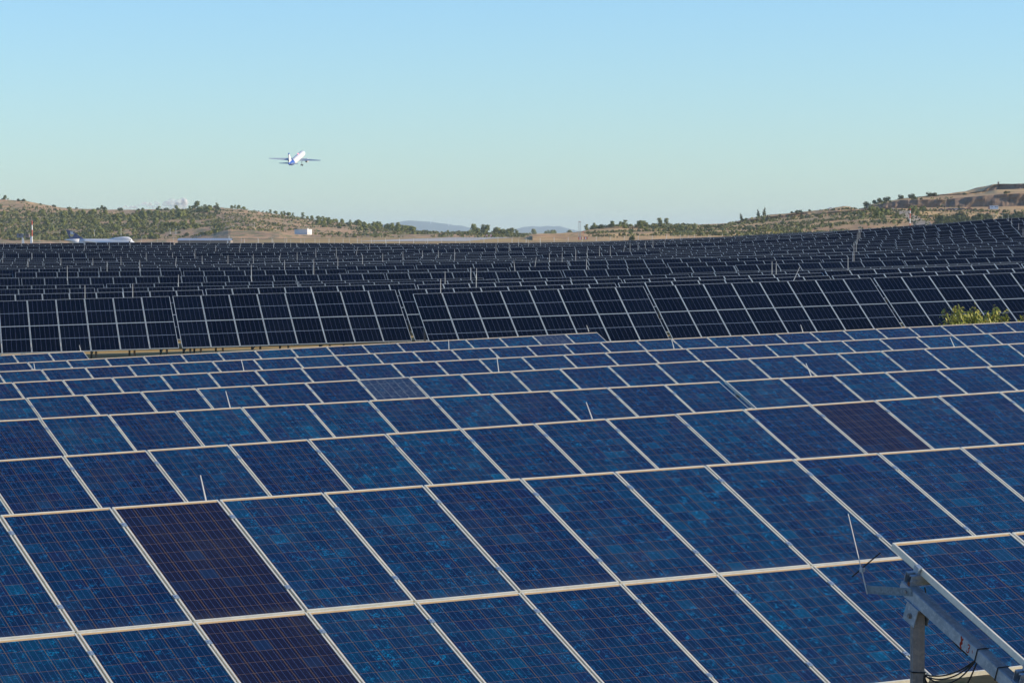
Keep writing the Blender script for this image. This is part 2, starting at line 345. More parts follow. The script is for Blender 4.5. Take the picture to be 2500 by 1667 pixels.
def build_hill(name, L, xa, xb, nx, mt):
    ys = []
    for (ya, _), (yb, _) in zip(L[:-1], L[1:]):
        n = max(4 if yb - ya < 5 else 2, int((yb - ya) / 14)); ys += [ya + (yb - ya) * i / n for i in range(n)]
    ys.append(L[-1][0]); b = MB()
    for y in ys:
        for i in range(nx + 1):
            xs = xa + (xb - xa) * i / nx; X = (xs - CX) / FPX * y
            yv = y
            if L is RH and (2445 < y < 2456 or 2595 < y < 2603): yv = y + mnoise.noise(Vector((X * .035, y * .5, 2))) * 7 + mnoise.noise(Vector((X * .16, y * .8, 7))) * 3.2 + mnoise.noise(Vector((X * .45, y, 4))) * 1.2
            b.v.append((X, yv, hill_z(L, X, y)))
    for j in range(len(ys) - 1):
        for i in range(nx):
            q = j * (nx + 1) + i; b.f.append((q, q + 1, q + nx + 2, q + nx + 1)); b.m.append(0)
    return tag(link(name, b.mesh(name, [mt], False)), kind='structure')
build_hill('hill', LH, -900, 1400, 330, M_HL)
build_hill('hill', RH, 1300, 3300, 330, M_HR)

# pale tracks on the hills
def track(pts, width, L, mt):
    b = MB(); W = []
    for (xa, ya), (xb, yb) in zip(pts[:-1], pts[1:]):
        for i in range(8):
            t_ = i / 8; Y = ya[0] + (yb[0] - ya[0]) * t_ if False else ya + (yb - ya) * t_; xs = xa + (xb - xa) * t_
            W.append(((xs - CX) / FPX * Y, Y))
    W.append(((pts[-1][0] - CX) / FPX * pts[-1][1], pts[-1][1]))
    for (x1, y1), (x2, y2) in zip(W[:-1], W[1:]):
        d = Vector((x2 - x1, y2 - y1)).normalized() * width; n = Vector((-d.y, d.x))
        q = [(x1 + n.x, y1 + n.y), (x1 - n.x, y1 - n.y), (x2 - n.x, y2 - n.y), (x2 + n.x, y2 + n.y)]
        b.face([(X, Y, hill_z(L, X, Y) + .5) for X, Y in q])
    tag(link('dirt_track', b.mesh('dirt_track', [mt])), kind='structure')
M_TRACK = noisy('pale_dirt', ((.38, .31, .23), (.32, .25, .18)), .05, .95)
track([(480, 2440), (530, 2520), (590, 2650), (640, 2700)], 3.0, LH, M_TRACK)
track([(2165, 2440), (2195, 2330), (2225, 2150), (2262, 1950), (2270, 1850)], 5.0, RH, M_TRACK)

# distant mountains, part of the haze blue put into their base colour
M_MTN = noisy('haze_tinted_mountain', ((.03, .07, .10), (.045, .08, .10)), .001, .95)
def mountain(prof, D, depth):
    b = MB(); xs0, xs1 = prof[0][0], prof[-1][0]; n = 70; rows = []
    for k, t_ in enumerate((0, .25, .5, .75, 1.0, 1.5, 2.0)):
        row = []
        for i in range(n + 1):
            xs = xs0 + (xs1 - xs0) * i / n; Y = D + depth * (t_ - 1)
            y = np.interp(xs, [p[0] for p in prof], [p[1] for p in prof]); H = max(0, (HZ - y) / FPX * D) + 6
            sh = t_ if t_ <= 1 else 2 - t_
            z = -8 + H * (sh ** .8) + mnoise.noise(Vector((xs * .05, t_ * 3, D))) * 7 * sh
            row.append(((xs - CX) / FPX * Y, Y, z))
        rows.append(row)
    for r in rows: b.v += r
    for j in range(len(rows) - 1):
        for i in range(n):
            q = j * (n + 1) + i; b.f.append((q, q + 1, q + n + 2, q + n + 1)); b.m.append(0)
    return tag(link('mountain', b.mesh('mountain', [M_MTN], True)), kind='structure')
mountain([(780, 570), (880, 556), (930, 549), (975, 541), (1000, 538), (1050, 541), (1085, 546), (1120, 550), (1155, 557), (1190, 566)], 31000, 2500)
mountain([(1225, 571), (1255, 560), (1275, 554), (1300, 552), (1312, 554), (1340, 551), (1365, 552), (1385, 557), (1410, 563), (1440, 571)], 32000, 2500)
M_WHITE = mat('white_paint', (.78, .79, .80), .45)
def turbine(xs, ybase, D, h, label):
    p = P(xs, ybase, D); o = empty('wind_turbine', p, label, 'wind turbine', 'wind turbines on the blue mountain')
    b = MB(); b.tube((0, 0, -20), (0, 0, h), 3.2, 1.8); link('tower', b.mesh('turbine_tower', [M_WHITE]), o)
    b = MB(); b.box((-2, -5, h - 2), (2, 6, h + 2)); link('nacelle', b.mesh('nacelle', [M_WHITE]), o)
    for k in range(3):
        a = R(90 + 120 * k); b = MB(); b.tube((0, -6, h), (math.cos(a) * 26, -6, h + math.sin(a) * 26), 1.4, .4)
        link('blade', b.mesh('blade', [M_WHITE]), o)
turbine(1096, 548, 30500, 58, 'tiny wind turbine on the right shoulder of the left blue mountain')
turbine(1052, 541, 30500, 26, 'tiny wind turbine on the crest of the left blue mountain')

# ------------------------------------------------------------------ haze and cloud
b = MB(); b.box((-36000, -80, -24), (36000, 36000, 150))
HZM = bpy.data.materials.new('haze_air'); HZM.use_nodes = True; HZM.node_tree.nodes.clear()
pv = HZM.node_tree.nodes.new('ShaderNodeVolumePrincipled'); ho = HZM.node_tree.nodes.new('ShaderNodeOutputMaterial')
pv.inputs['Color'].default_value = (.80, .95, 1, 1); pv.inputs['Density'].default_value = 3.3e-5; pv.inputs['Anisotropy'].default_value = 0.0
HZM.node_tree.links.new(pv.outputs[0], ho.inputs['Volume'])
tag(link('haze', b.mesh('haze', [HZM])), kind='stuff')

def cloud():
    D = 60000; o_ = P(380, 500, D)
    b = MB()
    rr = random.Random(5)
    lobes = []
    for i in range(90):
        u_ = rr.random(); xs = 290 + 165 * u_ ** .75
        top = np.interp(xs, [285, 310, 330, 350, 370, 400, 430, 448, 458], [3, 6, 5, 14, 17, 14, 24, 24, 8])
        lobes.append((xs, 510 - top * rr.random(), rr.uniform(2.5, 5.0) * (1 if xs < 400 else 2.0)))
    for xs, y, r in lobes:
        c_ = P(xs, y, D + rr.uniform(-400, 400)) - o_; r = r / FPX * D
        n = 10; rings = []
        for k in range(1, 7):
            th = math.pi * k / 7
            rings.append([c_ + Vector((math.cos(2 * math.pi * i / n) * math.sin(th) * r, math.sin(2 * math.pi * i / n) * math.sin(th) * r, math.cos(th) * r * .8)) * (1 + .08 * rr.uniform(-1, 1)) for i in range(n)])
        b.loft(rings)
    m = mat('cloud_vapour', (.97, .90, .86), 1, 0, 0); tt = NT(m)
    tt.put(tt.b.inputs['Alpha'], .17)
    o = link('cloud', b.mesh('cloud', [m], True)); o.location = o_
    tag(o, 'small pale pinkish cloud rising behind the wooded hill on the left', 'cloud')
cloud()

# ------------------------------------------------------------------ solar tables
def panel_mesh(name, W, L, mt, fw, th, frame_mat=None):
    """laminate seen from above; origin top-left corner, x along the row, y up the slope (so the panel runs to -y)"""
    b = MB()
    zt = -.003
    b.box((fw * .5, -L + fw * .5, zt - .006), (W - fw * .5, -fw * .5, zt))
    mats = [mt, M_BACK]; b.m = [1, 0, 1, 1, 1, 1]
    if frame_mat:
        mats.append(frame_mat)
        for lo, hi in (((0, -L, -th), (fw, 0, 0)), ((W - fw, -L, -th), (W, 0, 0)), ((fw, -fw, -th), (W - fw, 0, 0)), ((fw, -L, -th), (W - fw, -L + fw, 0))):
            b.box(lo, hi, m=2)
    me = b.mesh(name, mats)
    lay = me.uv_layers.new(name='metres')
    for p in me.polygons:
        for li in p.loop_indices:
            c_ = me.vertices[me.loops[li].vertex_index].co; lay.data[li].uv = (c_.x, -c_.y)
    return me
def frame_mesh(name, W, L, fw, th, mt):
    b = MB()
    for lo, hi in (((0, -L, -th), (fw, 0, 0)), ((W - fw, -L, -th), (W, 0, 0)), ((fw, -fw, -th), (W - fw, 0, 0)), ((fw, -L, -th), (W - fw, -L + fw, 0))): b.box(lo, hi)
    return b.mesh(name, [mt])
ME_BLUE = panel_mesh('blue_module', WB, LB, M_BLUE, .014, .045)
ME_BFR = frame_mesh('blue_module_frame', WB, LB, .014, .045, M_FRAME)
ME_DARK = panel_mesh('dark_module', WD, LD, M_DARK, .014, .035)
ME_DFR = frame_mesh('dark_module_frame', WD, LD, .014, .035, M_FRAMED)
M_FRAMEF = mat('dull_aluminium_frame', (.38, .43, .44), .55, .1, .3)
ME_DARKF = panel_mesh('dark_module_far', WD, LD, M_DARK, .013, .035, M_FRAMEF)
def clamp_mesh():
    b = MB(); b.box((-.024, -.03, .001), (.024, .03, .006)); b.box((-.0095, -.028, -.04), (.0095, .028, .001)); b.tube((0, 0, .006), (0, 0, .012), .008, n=6)
    return b.mesh('clamp', [M_GALV])
ME_CLAMP = clamp_mesh()
def basis(az, sl, tilt):
    r = Vector((math.cos(az) * math.cos(sl), math.sin(az) * math.cos(sl), math.sin(sl)))
    p = Vector((-math.sin(az), math.cos(az), 0)); n0 = r.cross(p).normalized(); p = n0.cross(r)
    u = p * math.cos(tilt) + n0 * math.sin(tilt); n = r.cross(u)
    return r, u, n
def frame_matrix(O, r, u, n):
    return Matrix(((r.x, u.x, n.x, O.x), (r.y, u.y, n.y, O.y), (r.z, u.z, n.z, O.z), (0, 0, 0, 1)))
_unit = {}
def bar(name, lo, hi, parent, M, mt):
    """box part; alike sizes share mesh data"""
    key = (mt.name, name) + tuple(round(h - l, 3) for l, h in zip(lo, hi))
    if key not in _unit:
        b = MB(); b.box((0, 0, 0), tuple(h - l for l, h in zip(lo, hi))); _unit[key] = b.mesh(name, [mt])
    return link(name, _unit[key], parent, M @ Matrix.Translation(Vector(lo)))

def solar_table(O, az, sl, tilt, n, blue, label, group, detail, tones=None, clamps=True, legs=True):
    r, u, nn = basis(az, sl, tilt)
    gz = ground_z(O.x, O.y)
    base = Vector((O.x, O.y, gz))
    o = empty('solar_table', base, label, 'solar panels', group)
    M = frame_matrix(O - base, r, u, nn)
    W, L, Up, Vp = (WB, LB, UB, VB) if blue else (WD, LD, UD, VD)
    th = .045 if blue else .035
    for j in range(2):
        for i in range(n):
            Mp = M @ Matrix.Translation(Vector((i * Up, -j * Vp, 0)))
            if blue or detail >= 2:
                jit = Matrix.Rotation(random.gauss(0, .0012), 4, 'X') @ Matrix.Rotation(random.gauss(0, .0012), 4, 'Y')
                p = link('solar_panel', ME_BLUE if blue else ME_DARK, o, Mp @ Matrix.Translation(Vector((0, 0, random.gauss(0, .001)))) @ jit)
                link('frame', ME_BFR if blue else ME_DFR, p)
                if tones and (i, j) in tones:
                    tv, tl = tones[(i, j)]; p['tone'] = float(tv); p['label'] = tl
                elif blue: p['tone'] = 0.0
            else: link('solar_panel', ME_DARKF, o, Mp)
    wid = n * Up - (Up - W)
    if blue and clamps:
        if detail >= 1:
            for i in range(1, n):
                for j in range(2):
                    for f in (.165, .80): link('clamp', ME_CLAMP, o, M @ Matrix.Translation(Vector((i * Up - .010, -j * Vp - f * L, 0))))
    # purlins, rafters and posts
    if detail >= 1:
        for f in ((.165, .80) if blue else (.22, .78)):
            for j in range(2):
                yy = -j * Vp - f * L; bar('purlin', (.01, yy - .03, -th - .075), (wid - .01, yy + .03, -th - .001), o, M, M_GALV if blue else M_STEEL)
        k = max(2, int(round(wid / 3.1)) + 1)
        for q in range(k):
            a = .35 + (wid - .8) * q / (k - 1)
            bar('rafter', (a, -2 * Vp + .35, -th - .155), (a + .09, -.28, -th - .076), o, M, M_GALV if blue else M_STEEL)
            if legs:
                for nm, yy in (('rear_post', -.52), ('front_post', -2 * Vp + .9)):
                    top = M @ Vector((a + .045, yy, -th - .156)); h = (base.z + top.z) - ground_z(base.x + top.x, base.y + top.y) + .15
                    Mz = Matrix.Translation(top) @ Matrix.Rotation(az, 4, 'Z')
                    bar(nm, (-.04, -.04, -round(h, 1)), (.04, .04, 0), o, Mz, M_STEEL)
                if not blue:
                    bb = MB(); p1 = M @ Vector((a + .045, -2 * Vp + 1.0, -th - .16)); p2 = M @ Vector((a + .045, -.52, -th - .156)); p2 = p2 - Vector((0, 0, 1.9))
                    bb.tube(p1, p2, .03, n=4); link('brace', bb.mesh('brace', [M_STEEL]), o)
    else:
        bb = MB()
        for f in (.22, .78):
            for j in range(2):
                yy = -j * Vp - f * L; bb.box((0, yy - .03, -th - .075), (wid, yy + .03, -th - .001))
        for q in range(3 if not blue else 4):
            a = .5 + (wid - 1.1) * q / 2 if not blue else (wid - .09) * q / 3
            bb.box((a, -2 * Vp + .35, -th - .155), (a + .09, -.28, -th - .076))
        inv = M.inverted().to_3x3(); dn = inv @ Vector((0, 0, -1))
        for q in range(3 if not blue else 4):
            a = .5 + (wid - 1.1) * q / 2 if not blue else (wid - .09) * q / 3
            for yy, h in ((-.55, HD if not blue else HB), (-2 * Vp + .9, HD - 1.4 if not blue else HB - 1.1)):
                s0 = Vector((a + .045, yy, -th - .156)); bb.tube(s0, s0 + dn * (h), .05, n=4)
        link('support_frame', bb.mesh('support_frame', [M_STEEL]), o, M)
    return o, M, base

# blue rows ---------------------------------------------------------
blue_spans = {1: (-2, 13), 2: (-2, 15), 3: (-2, 11), 3.5: (0, 9), 4: (-2, 23), 5: (-2, 27), 6: (-2, 30), 7: (-3, 16), 8: (-4, 2)}
row_name = {1: 'front', 2: 'second', 3: 'third', 3.5: 'third', 4: 'fourth', 5: 'fifth', 6: 'sixth', 7: 'seventh', 8: 'last'}
TONE_ = 0
TONE = {(1, 1, 0): (1, 'dark purplish solar panel in the upper tier'), (1, 1, 1): (1, 'dark purplish solar panel in the lower tier'),
        (2, 10, 0): (1, 'dark solar panel with orange cell lines'), (4, 6, 0): (2, 'broken solar panel with whitish crazed glass'),
        (7, 14, 0): (2, 'greyish solar panel with a pale cell grid'), }
BG = 'blue solar tables in the foreground field'
for k, (ia, ib) in blue_spans.items():
    x0, y0, z0, s = BLUE[k]; r, u, n_ = basis(AZB, R(s), TB); O0 = Vector((x0, y0, z0))
    parts = [(ia, ib)]
    if ib - ia > 20: m_ = (ia + ib) // 2; parts = [(ia, m_), (m_, ib)]
    for q, (a, c_) in enumerate(parts):
        side = '' if len(parts) == 1 else (' left half' if q == 0 else ' right half')
        if k == 1: lb = 'wide blue solar table in the front row, its lower tier cut by the photo edge'
        elif k == 3: lb = 'blue solar table in the third row, ending beside a gap'
        elif k == 3.5: lb = 'raised blue solar table right of the gap in the third row'
        elif k == 8: lb = 'short blue solar table at the back left, beside the dry grass'
        elif k == 7: lb = 'blue solar table in the seventh row, ending in front of the dark panels'
        elif k == 2: lb = 'blue solar table in the second row, just behind the front row'
        else: lb = f'blue solar table in the {row_name[k]} row from the front,{side} of the row'
        tones = {(i - a, j): v for (kk, i, j), v in TONE.items() if kk == k and a <= i < c_}
        solar_table(O0 + r * (UB * a), AZB, R(s), TB, c_ - a, True, lb, BG, 1 if k < 4 else 1, tones)
# nearest table, lower right, with its end open to view
x0, y0, z0, s = BLUE[0]; O0 = Vector((x0, y0, z0))
T0, M0, B0 = solar_table(O0, AZB, R(s), TB, 5, True, 'nearest blue solar table at the lower right with its metal end frame showing', BG, 3, None, True, False)
for ch in list(T0.children):
    if ch.name.startswith('purlin') or ch.name.startswith('rafter') : bpy.data.objects.remove(ch, do_unlink=True)
W0 = 5 * UB
def cprofile(b, x0_, x1_, yc, ztop, w_, h_, t_=.004):
    """hollow rail with an open slot on top"""
    for lo, hi in (((x0_, yc - w_ / 2, ztop - h_), (x1_, yc + w_ / 2, ztop - h_ + t_)), ((x0_, yc - w_ / 2, ztop - h_ + t_), (x1_, yc - w_ / 2 + t_, ztop)),
                   ((x0_, yc + w_ / 2 - t_, ztop - h_ + t_), (x1_, yc + w_ / 2, ztop)), ((x0_, yc - w_ / 2 + t_, ztop - t_), (x1_, yc - w_ / 2 + .024, ztop)),
                   ((x0_, yc + w_ / 2 - .024, ztop - t_), (x1_, yc + w_ / 2 - t_, ztop)), ((x0_, yc - w_ / 2 + .020, ztop - .016), (x1_, yc - w_ / 2 + .024, ztop - t_)),
                   ((x0_, yc + w_ / 2 - .024, ztop - .016), (x1_, yc + w_ / 2 - .020, ztop - t_)), ((x0_, yc - w_ / 2 - .004, ztop - h_ * .55), (x1_, yc - w_ / 2, ztop - h_ * .42))):
        b.box(lo, hi)
for yc in (-.335, -1.60, -2.30, -3.56):
    b = MB(); cprofile(b, -.075, W0, yc, -.0455, .07, .078); link('purlin', b.mesh('open_rail', [M_GALV]), T0, M0)
    b = MB(); b.box((-.026, yc - .026, .001), (.010, yc + .026, .007)); b.box((-.026, yc - .026, -.044), (-.004, yc + .026, .001))
    link('end_clamp', b.mesh('end_clamp', [M_GALV]), T0, M0)
for q in range(3):
    a = -.085 + q * 2.4
    b = MB(); b.box((a, -3.7, -.205), (a + .085, -.29, -.1255)); 
    b.box((a + .006, -3.7, -.1254), (a + .012, -.29, -.1225)); b.box((a + .073, -3.7, -.1254), (a + .079, -.29, -.1225))
    link('rafter', b.mesh('rafter', [M_GALV]), T0, M0)
    # post with a folded cap bracket
    for yy in (-.47, -2.9):
        top = M0 @ Vector((a + .042, yy, -.235)); hgt = (B0.z + top.z) - ground_z(B0.x + top.x, B0.y + top.y) + .2
        Mz = Matrix.Translation(top) @ Matrix.Rotation(AZB - R(22), 4, 'Z')
        b = MB(); b.box((-.040, -.038, -hgt), (.040, .038, -.02)); b.box((-.0435, -.012, -hgt), (-.040, .012, -.03)); b.box((-.012, -.0415, -hgt), (.012, -.038, -.03))
        po = link('post', b.mesh('post', [M_STEEL]), T0, Mz)
        Mc = M0 @ Matrix.Translation(Vector((a + .042, yy, -.2055)))
        b = MB(); b.box((-.056, -.075, -.008), (.056, .085, 0)); b.box((-.056, -.075, -.13), (-.049, .055, -.008)); b.box((.049, -.075, -.13), (.056, .055, -.008))
        link('cap_bracket', b.mesh('cap_bracket', [M_GALV]), T0, Mc)
        b = MB(); b.tube((-.072, -.01, -.075), (-.056, -.01, -.075), .014, n=6); b.tube((-.062, -.01, -.075), (-.0565, -.01, -.075), .020, n=12)
        link('bolt', b.mesh('bolt', [M_STEEL]), T0, Mc)
# red painted mark "3" and a smudge on the rafter's left face, rusty rail end
b = MB()
def strip(pts, wd, x_):
    for (ya, za), (yb, zb) in zip(pts[:-1], pts[1:]):
        d = Vector((yb - ya, zb - za)); d = d.normalized() * wd if d.length else Vector((wd, 0)); n2 = Vector((-d.y, d.x)); e = d * .5
        b.face([(x_, ya - e.x + n2.x, za - e.y + n2.y), (x_, ya - e.x - n2.x, za - e.y - n2.y), (x_, yb + e.x - n2.x, zb + e.y - n2.y), (x_, yb + e.x + n2.x, zb + e.y + n2.y)])
FX = -.0858
def tr(pts, y0_, z0_=-.1665, sc_=1.0): return [(y0_ - px_ * sc_, z0_ + py_ * sc_) for px_, py_ in pts]
strip(tr([(-.012, .034), (.0, .012), (.010, -.002), (-.004, -.020), (.012, -.036)], -1.02), .0075, FX)
strip(tr([(.010, .030), (.002, .010), (-.006, -.012), (.004, -.030)], -1.02), .006, FX - .0002)
strip(tr([(-.010, .020), (-.002, .028), (.010, .024), (.012, .010), (.002, .002), (.013, -.008), (.012, -.022), (.0, -.030), (-.012, -.022)], -1.10), .0042, FX)
strip(tr([(.0, .012), (.004, -.006)], -1.145), .003, FX)
link('painted_mark', b.mesh('painted_mark', [M_RED]), T0, M0)
b = MB(); b.box((-.0765, -.372, -.1245), (-.0752, -.345, -.095)); link('rust_patch', b.mesh('rust_patch', [M_RUST]), T0, M0)
# black ties and cables
def mp(x, y, z): return M0 @ Vector((x, y, z))
def tie(y_):
    b = MB(); q = [mp(.003, y_, -.119), mp(-.087, y_ - .0, -.119), mp(-.089, y_ - .004, -.208), mp(-.02, y_ - .004, -.209)]; b.path(q, .004, 5)
    link('cable_tie', b.mesh('cable_tie', [M_BLACK]), T0)
tie(-1.19); tie(-1.42)
ptop = M0 @ Vector((-.043, -.47, -.235))
def sag(a, c_, d, r_=.0055, n=14):
    a = Vector(a); c_ = Vector(c_); pts = [a.lerp(c_, i / n) - Vector((0, 0, d * 4 * (i / n) * (1 - i / n))) for i in range(n + 1)]
    b = MB(); b.path(pts, r_, 5); return link('cable', b.mesh('cable', [M_BLACK]), T0)
pc = ptop + Vector((.045, -.02, -.44))
ra = mp(-.06, -1.17, -.212)
sag(pc, ra, .045); sag(pc + Vector((.0, .01, -.01)), ra + Vector((.006, 0, .003)), .065); sag(pc, ra + Vector((0, 0, -.004)), .10)
sag(pc + Vector((0, 0, -.02)), ra + Vector((.01, 0, -.01)), .21)
sag(mp(.03, -.40, -.12), mp(.045, -.44, -.21), -.01, .005)
b = MB(); b.path([mp(-.075, -.93, -.21), mp(-.075, -1.02, -.217), mp(-.075, -1.10, -.214)], .008, 5); link('cable', b.mesh('cable', [M_BLACK]), T0)
for dz in (-.42, -.60):
    b = MB(); c0 = ptop + Vector((0, 0, dz)); Mz = Matrix.Translation(c0) @ Matrix.Rotation(AZB - R(22), 4, 'Z')
    q = [Mz @ Vector(v_) for v_ in ((-.046, .044, 0), (-.046, -.044, 0), (.044, -.044, -.004), (.044, .044, 0))]; b.path(q, .0045, 5)
    link('cable_tie', b.mesh('cable_tie', [M_BLACK]), T0)
b = MB(); b.path([pc + Vector((-.01, 0, .01)), pc + Vector((.004, -.01, -.08)), pc + Vector((-.006, 0, -.17))], .014, 6); link('cable', b.mesh('cable', [M_BLACK]), T0)

# lightning rod on its strap beside the nearest table
rt = empty('lightning_rod', B0, 'white lightning rod with a black cross arm, strapped to the nearest table', 'lightning rod', 'lightning rods')
sa = mp(-.089, -.372, -.160); sd = Vector((-math.sin(AZB), math.cos(AZB), -.135)).normalized(); su = Vector((0, 0, 1))
b = MB(); ys_ = sd.cross(su).normalized()
Ms = Matrix(((sd.x, ys_.x, su.x, sa.x), (sd.y, ys_.y, su.y, sa.y), (sd.z, ys_.z, su.z, sa.z), (0, 0, 0, 1)))
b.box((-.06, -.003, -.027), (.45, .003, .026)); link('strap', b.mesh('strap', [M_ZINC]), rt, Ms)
b = MB(); b.tube(Ms @ Vector((0, -.003, .0)), Ms @ Vector((0, -.014, .0)), .012, n=6); b.tube(Ms @ Vector((0, .003, .0)), Ms @ Vector((0, .014, .0)), .012, n=6); link('bolt', b.mesh('bolt', [M_STEEL]), rt)
r0 = Ms @ Vector((.445, -.006, .0)); tip = r0 + Vector((-.132, 0, .545))
b = MB(); b.tube(r0, tip, .0036, .0026, 6); link('rod', b.mesh('rod', [M_RODW]), rt)
j_ = r0.lerp(tip, .30); b = MB(); b.tube(j_ - Vector((.064, 0, .046)), j_ + Vector((.128, .0, .118)), .0055, n=6); link('cross_arm', b.mesh('cross_arm', [M_BLACK]), rt)
b = MB(); b.tube(j_ + Vector((0, -.012, -.012)), j_ + Vector((0, -.012, .016)), .016, n=8); b.tube(j_ + Vector((.012, -.01, 0)), j_ + Vector((.012, .02, 0)), .012, n=8); link('joint', b.mesh('joint', [M_GALV]), rt)

# dark rows ---------------------------------------------------------
DPITCH, DP0 = 7.9, 118.2
rD = Vector((math.cos(AZD), math.sin(AZD))); pD = Vector((-math.sin(AZD), math.cos(AZD)))
def dark_xy(k, a): return rD * a + pD * (DP0 + DPITCH * k)
def a_at_px(k, xs):
    # along-row coordinate where row k crosses photo column xs
    tx = (xs - CX) / FPX; p_ = DP0 + DPITCH * k
    return p_ * (math.sin(AZD) + tx * math.cos(AZD)) / (math.cos(AZD) - tx * math.sin(AZD))
TW = 8 * UD + .11
DG = 'dark solar tables across the far field'
dark_tops = []
for k in range(0, 31):
    xl, xr = (1007.9, 2600) if k == 0 else (-100, 2550)
    if k > 26: xl = 1540 + 60 * (k - 27)
    aL, aR = a_at_px(k, xl), a_at_px(k, xr)
    if k == 0: start = aL
    elif k == 1: start = a_at_px(1, 421.4) - 2 * TW
    else: start = aL - random.uniform(.1, .9) * TW
    if k >= 20: aR = min(aR, (47.6 + (24 - k) * .5 + .6 * (k % 2) + (DP0 + DPITCH * k) * math.sin(AZD)) / math.cos(AZD))
    n = 0; a = start; cnt = 0
    rowj = 0 if k < 2 else random.gauss(0, .05)
    while a < aR and (k < 20 or a + 3 < aR):
        npan = 8 if k < 20 else min(8, max(3, int((aR - a) / UD)))
        q0 = dark_xy(k, a); q1 = dark_xy(k, a + npan * UD)
        z0_ = ground_z(q0.x, q0.y) + HD + rowj; z1_ = ground_z(q1.x, q1.y) + HD + rowj
        tj = 0 if k < 2 else random.gauss(0, .035)
        cnt += 1
        lb = f'dark solar table in the {ORD[k + 1]} dark row from the front, {ORD[cnt]} from its left end'
        sl = math.atan2(z1_ - z0_, npan * UD)
        solar_table(Vector((q0.x, q0.y, z0_ + tj)), AZD, sl, TD + (0 if k < 2 else random.gauss(0, .006)), npan, False, lb, DG, 2 if k < 3 else 0)
        for i in range(npan + 1):
            t_ = i / npan; dark_tops.append((k, q0.x + (q1.x - q0.x) * t_, q0.y + (q1.y - q0.y) * t_, z0_ + (z1_ - z0_) * t_ + tj))
        a += npan * UD + .11
DT = np.array(dark_tops); DTx = CX + FPX * DT[:, 1] / DT[:, 2]; DTy = HZ - FPX * DT[:, 3] / DT[:, 2]

# ------------------------------------------------------------------ lightning rods
rods = {}
def ordn(n):
    if n < len(ORD): return ORD[n]
    tens = ['', '', 'twenty', 'thirty', 'forty', 'fifty', 'sixty', 'seventy', 'eighty', 'ninety'][n // 10]
    return (tens[:-1] + 'ieth') if n % 10 == 0 else tens + '-' + ORD[n % 10]
def add_rod(base, h, lean, rad, key, where):
    b = MB(); b.tube((0, 0, 0), (lean * h, 0, h), rad, rad * .6, 5)
    o = link('lightning_rod', b.mesh('lightning_rod', [M_RODW])); o.location = base
    rods.setdefault(key, []).append((base.x, o, where))
def rod_blue(k, xt, yt, xb, yb):
    x0, y0, z0, s = BLUE[k]; D = y0 + ((xb - CX) / FPX * y0 - x0) * .55 / (1 - .55 * (xb - CX) / FPX)
    p = P(xb, yb, D); h = (yb - yt) / FPX * D
    add_rod(p + Vector((0, .03, -.02)), h + .02, (xt - xb) / max(1, yb - yt), .007 + .00006 * D, ('b', k), f'on the top edge of the {row_name[k]} blue row' + (', right of the gap' if k == 3.5 else ''))
for a in ((1, 488, 1161, 500.5, 1219), (3, 550.7, 955, 560.7, 992.5), (2, 1432.9, 982, 1446.4, 1019.6), (4, 1213, 869.6, 1217.9, 906.4), (6, 81.4, 886.4, 84, 903),
          (5, 588.6, 877, 594.6, 903), (6, 1095, 828.6, 1095.7, 850), (5, 1640, 826.8, 1646, 849.3), (3.5, 1970, 887, 1982, 916), (6, 1955.7, 792.5, 1961, 808.6),
          (4, 2321.8, 823.6, 2331.4, 845), (7, 1432.9, 794, 1438, 808), (8, 193, 842.5, 196.4, 855.7)): rod_blue(*a)
Z1 = [(42, 662, 720, 0), (30, 845, 900, 0), (320, 870, 950, 0), (365, 800, 870, 0), (698, 855, 940, 0), (770, 935, 1080, 0), (960, 715, 780, .15), (1065, 850, 930, 0), (1228, 885, 990, 0), (1255, 680, 750, 0),
      (1388, 845, 925, 0), (1495, 665, 735, 0), (1603, 870, 985, 0), (1678, 820, 895, 0), (1738, 665, 725, 0), (1958, 655, 715, 0), (1982, 785, 860, 0), (2010, 840, 935, .12), (2180, 625, 685, 0),
      (2238, 745, 850, 0), (2320, 820, 925, 0), (250, 600, 650, 0), (460, 590, 655, 0), (690, 600, 655, 0), (895, 620, 655, 0), (1333, 605, 655, 0), (1415, 595, 655, 0), (1627, 600, 655, 0), (1810, 605, 655, 0), (1993, 605, 655, 0)]
Z2 = [(52, 640, 690, .2), (125, 712, 785, 0), (252, 630, 685, .1), (265, 815, 910, 0), (390, 700, 765, .25), (422, 610, 668, 0), (532, 985, 1080, 0), (557, 800, 905, 0), (592, 670, 740, 0), (608, 610, 660, 0),
      (768, 612, 660, 0), (790, 650, 735, 0), (850, 805, 880, .2), (915, 905, 1020, 0), (917, 618, 660, 0), (987, 630, 710, 0), (1060, 780, 860, 0), (1145, 635, 695, 0), (1240, 1000, 1080, 0), (1250, 860, 1010, 0),
      (1275, 735, 825, 0), (1315, 625, 680, 0), (1487, 625, 680, 0), (1510, 730, 815, 0), (1527, 838, 945, 0), (1662, 620, 680, 0), (1733, 720, 795, .2), (1810, 805, 912, 0), (1893, 680, 745, 0), (1945, 620, 665, 0),
      (2043, 795, 893, 0), (2080, 668, 735, .1), (2233, 650, 710, 0), (2275, 770, 865, 0), (1800, 620, 680, 0)]
Z3 = [(147, 762, 860, 0), (330, 755, 850, 0), (517, 745, 850, 0), (700, 958, 1080, 0), (768, 1030, 1080, 0), (992, 685, 775, 0), (1143, 670, 770, 0), (1215, 900, 1010, -.12), (1250, 635, 710, 0),
      (1435, 835, 935, .15), (1365, 635, 695, 0), (1605, 805, 905, 0), (1752, 790, 890, 0), (1908, 755, 885, 0), (2032, 898, 1020, 0), (2040, 740, 850, 0), (2180, 715, 830, 0), (2305, 710, 810, 0), (180, 620, 690, 0), (1505, 630, 690, 0)]
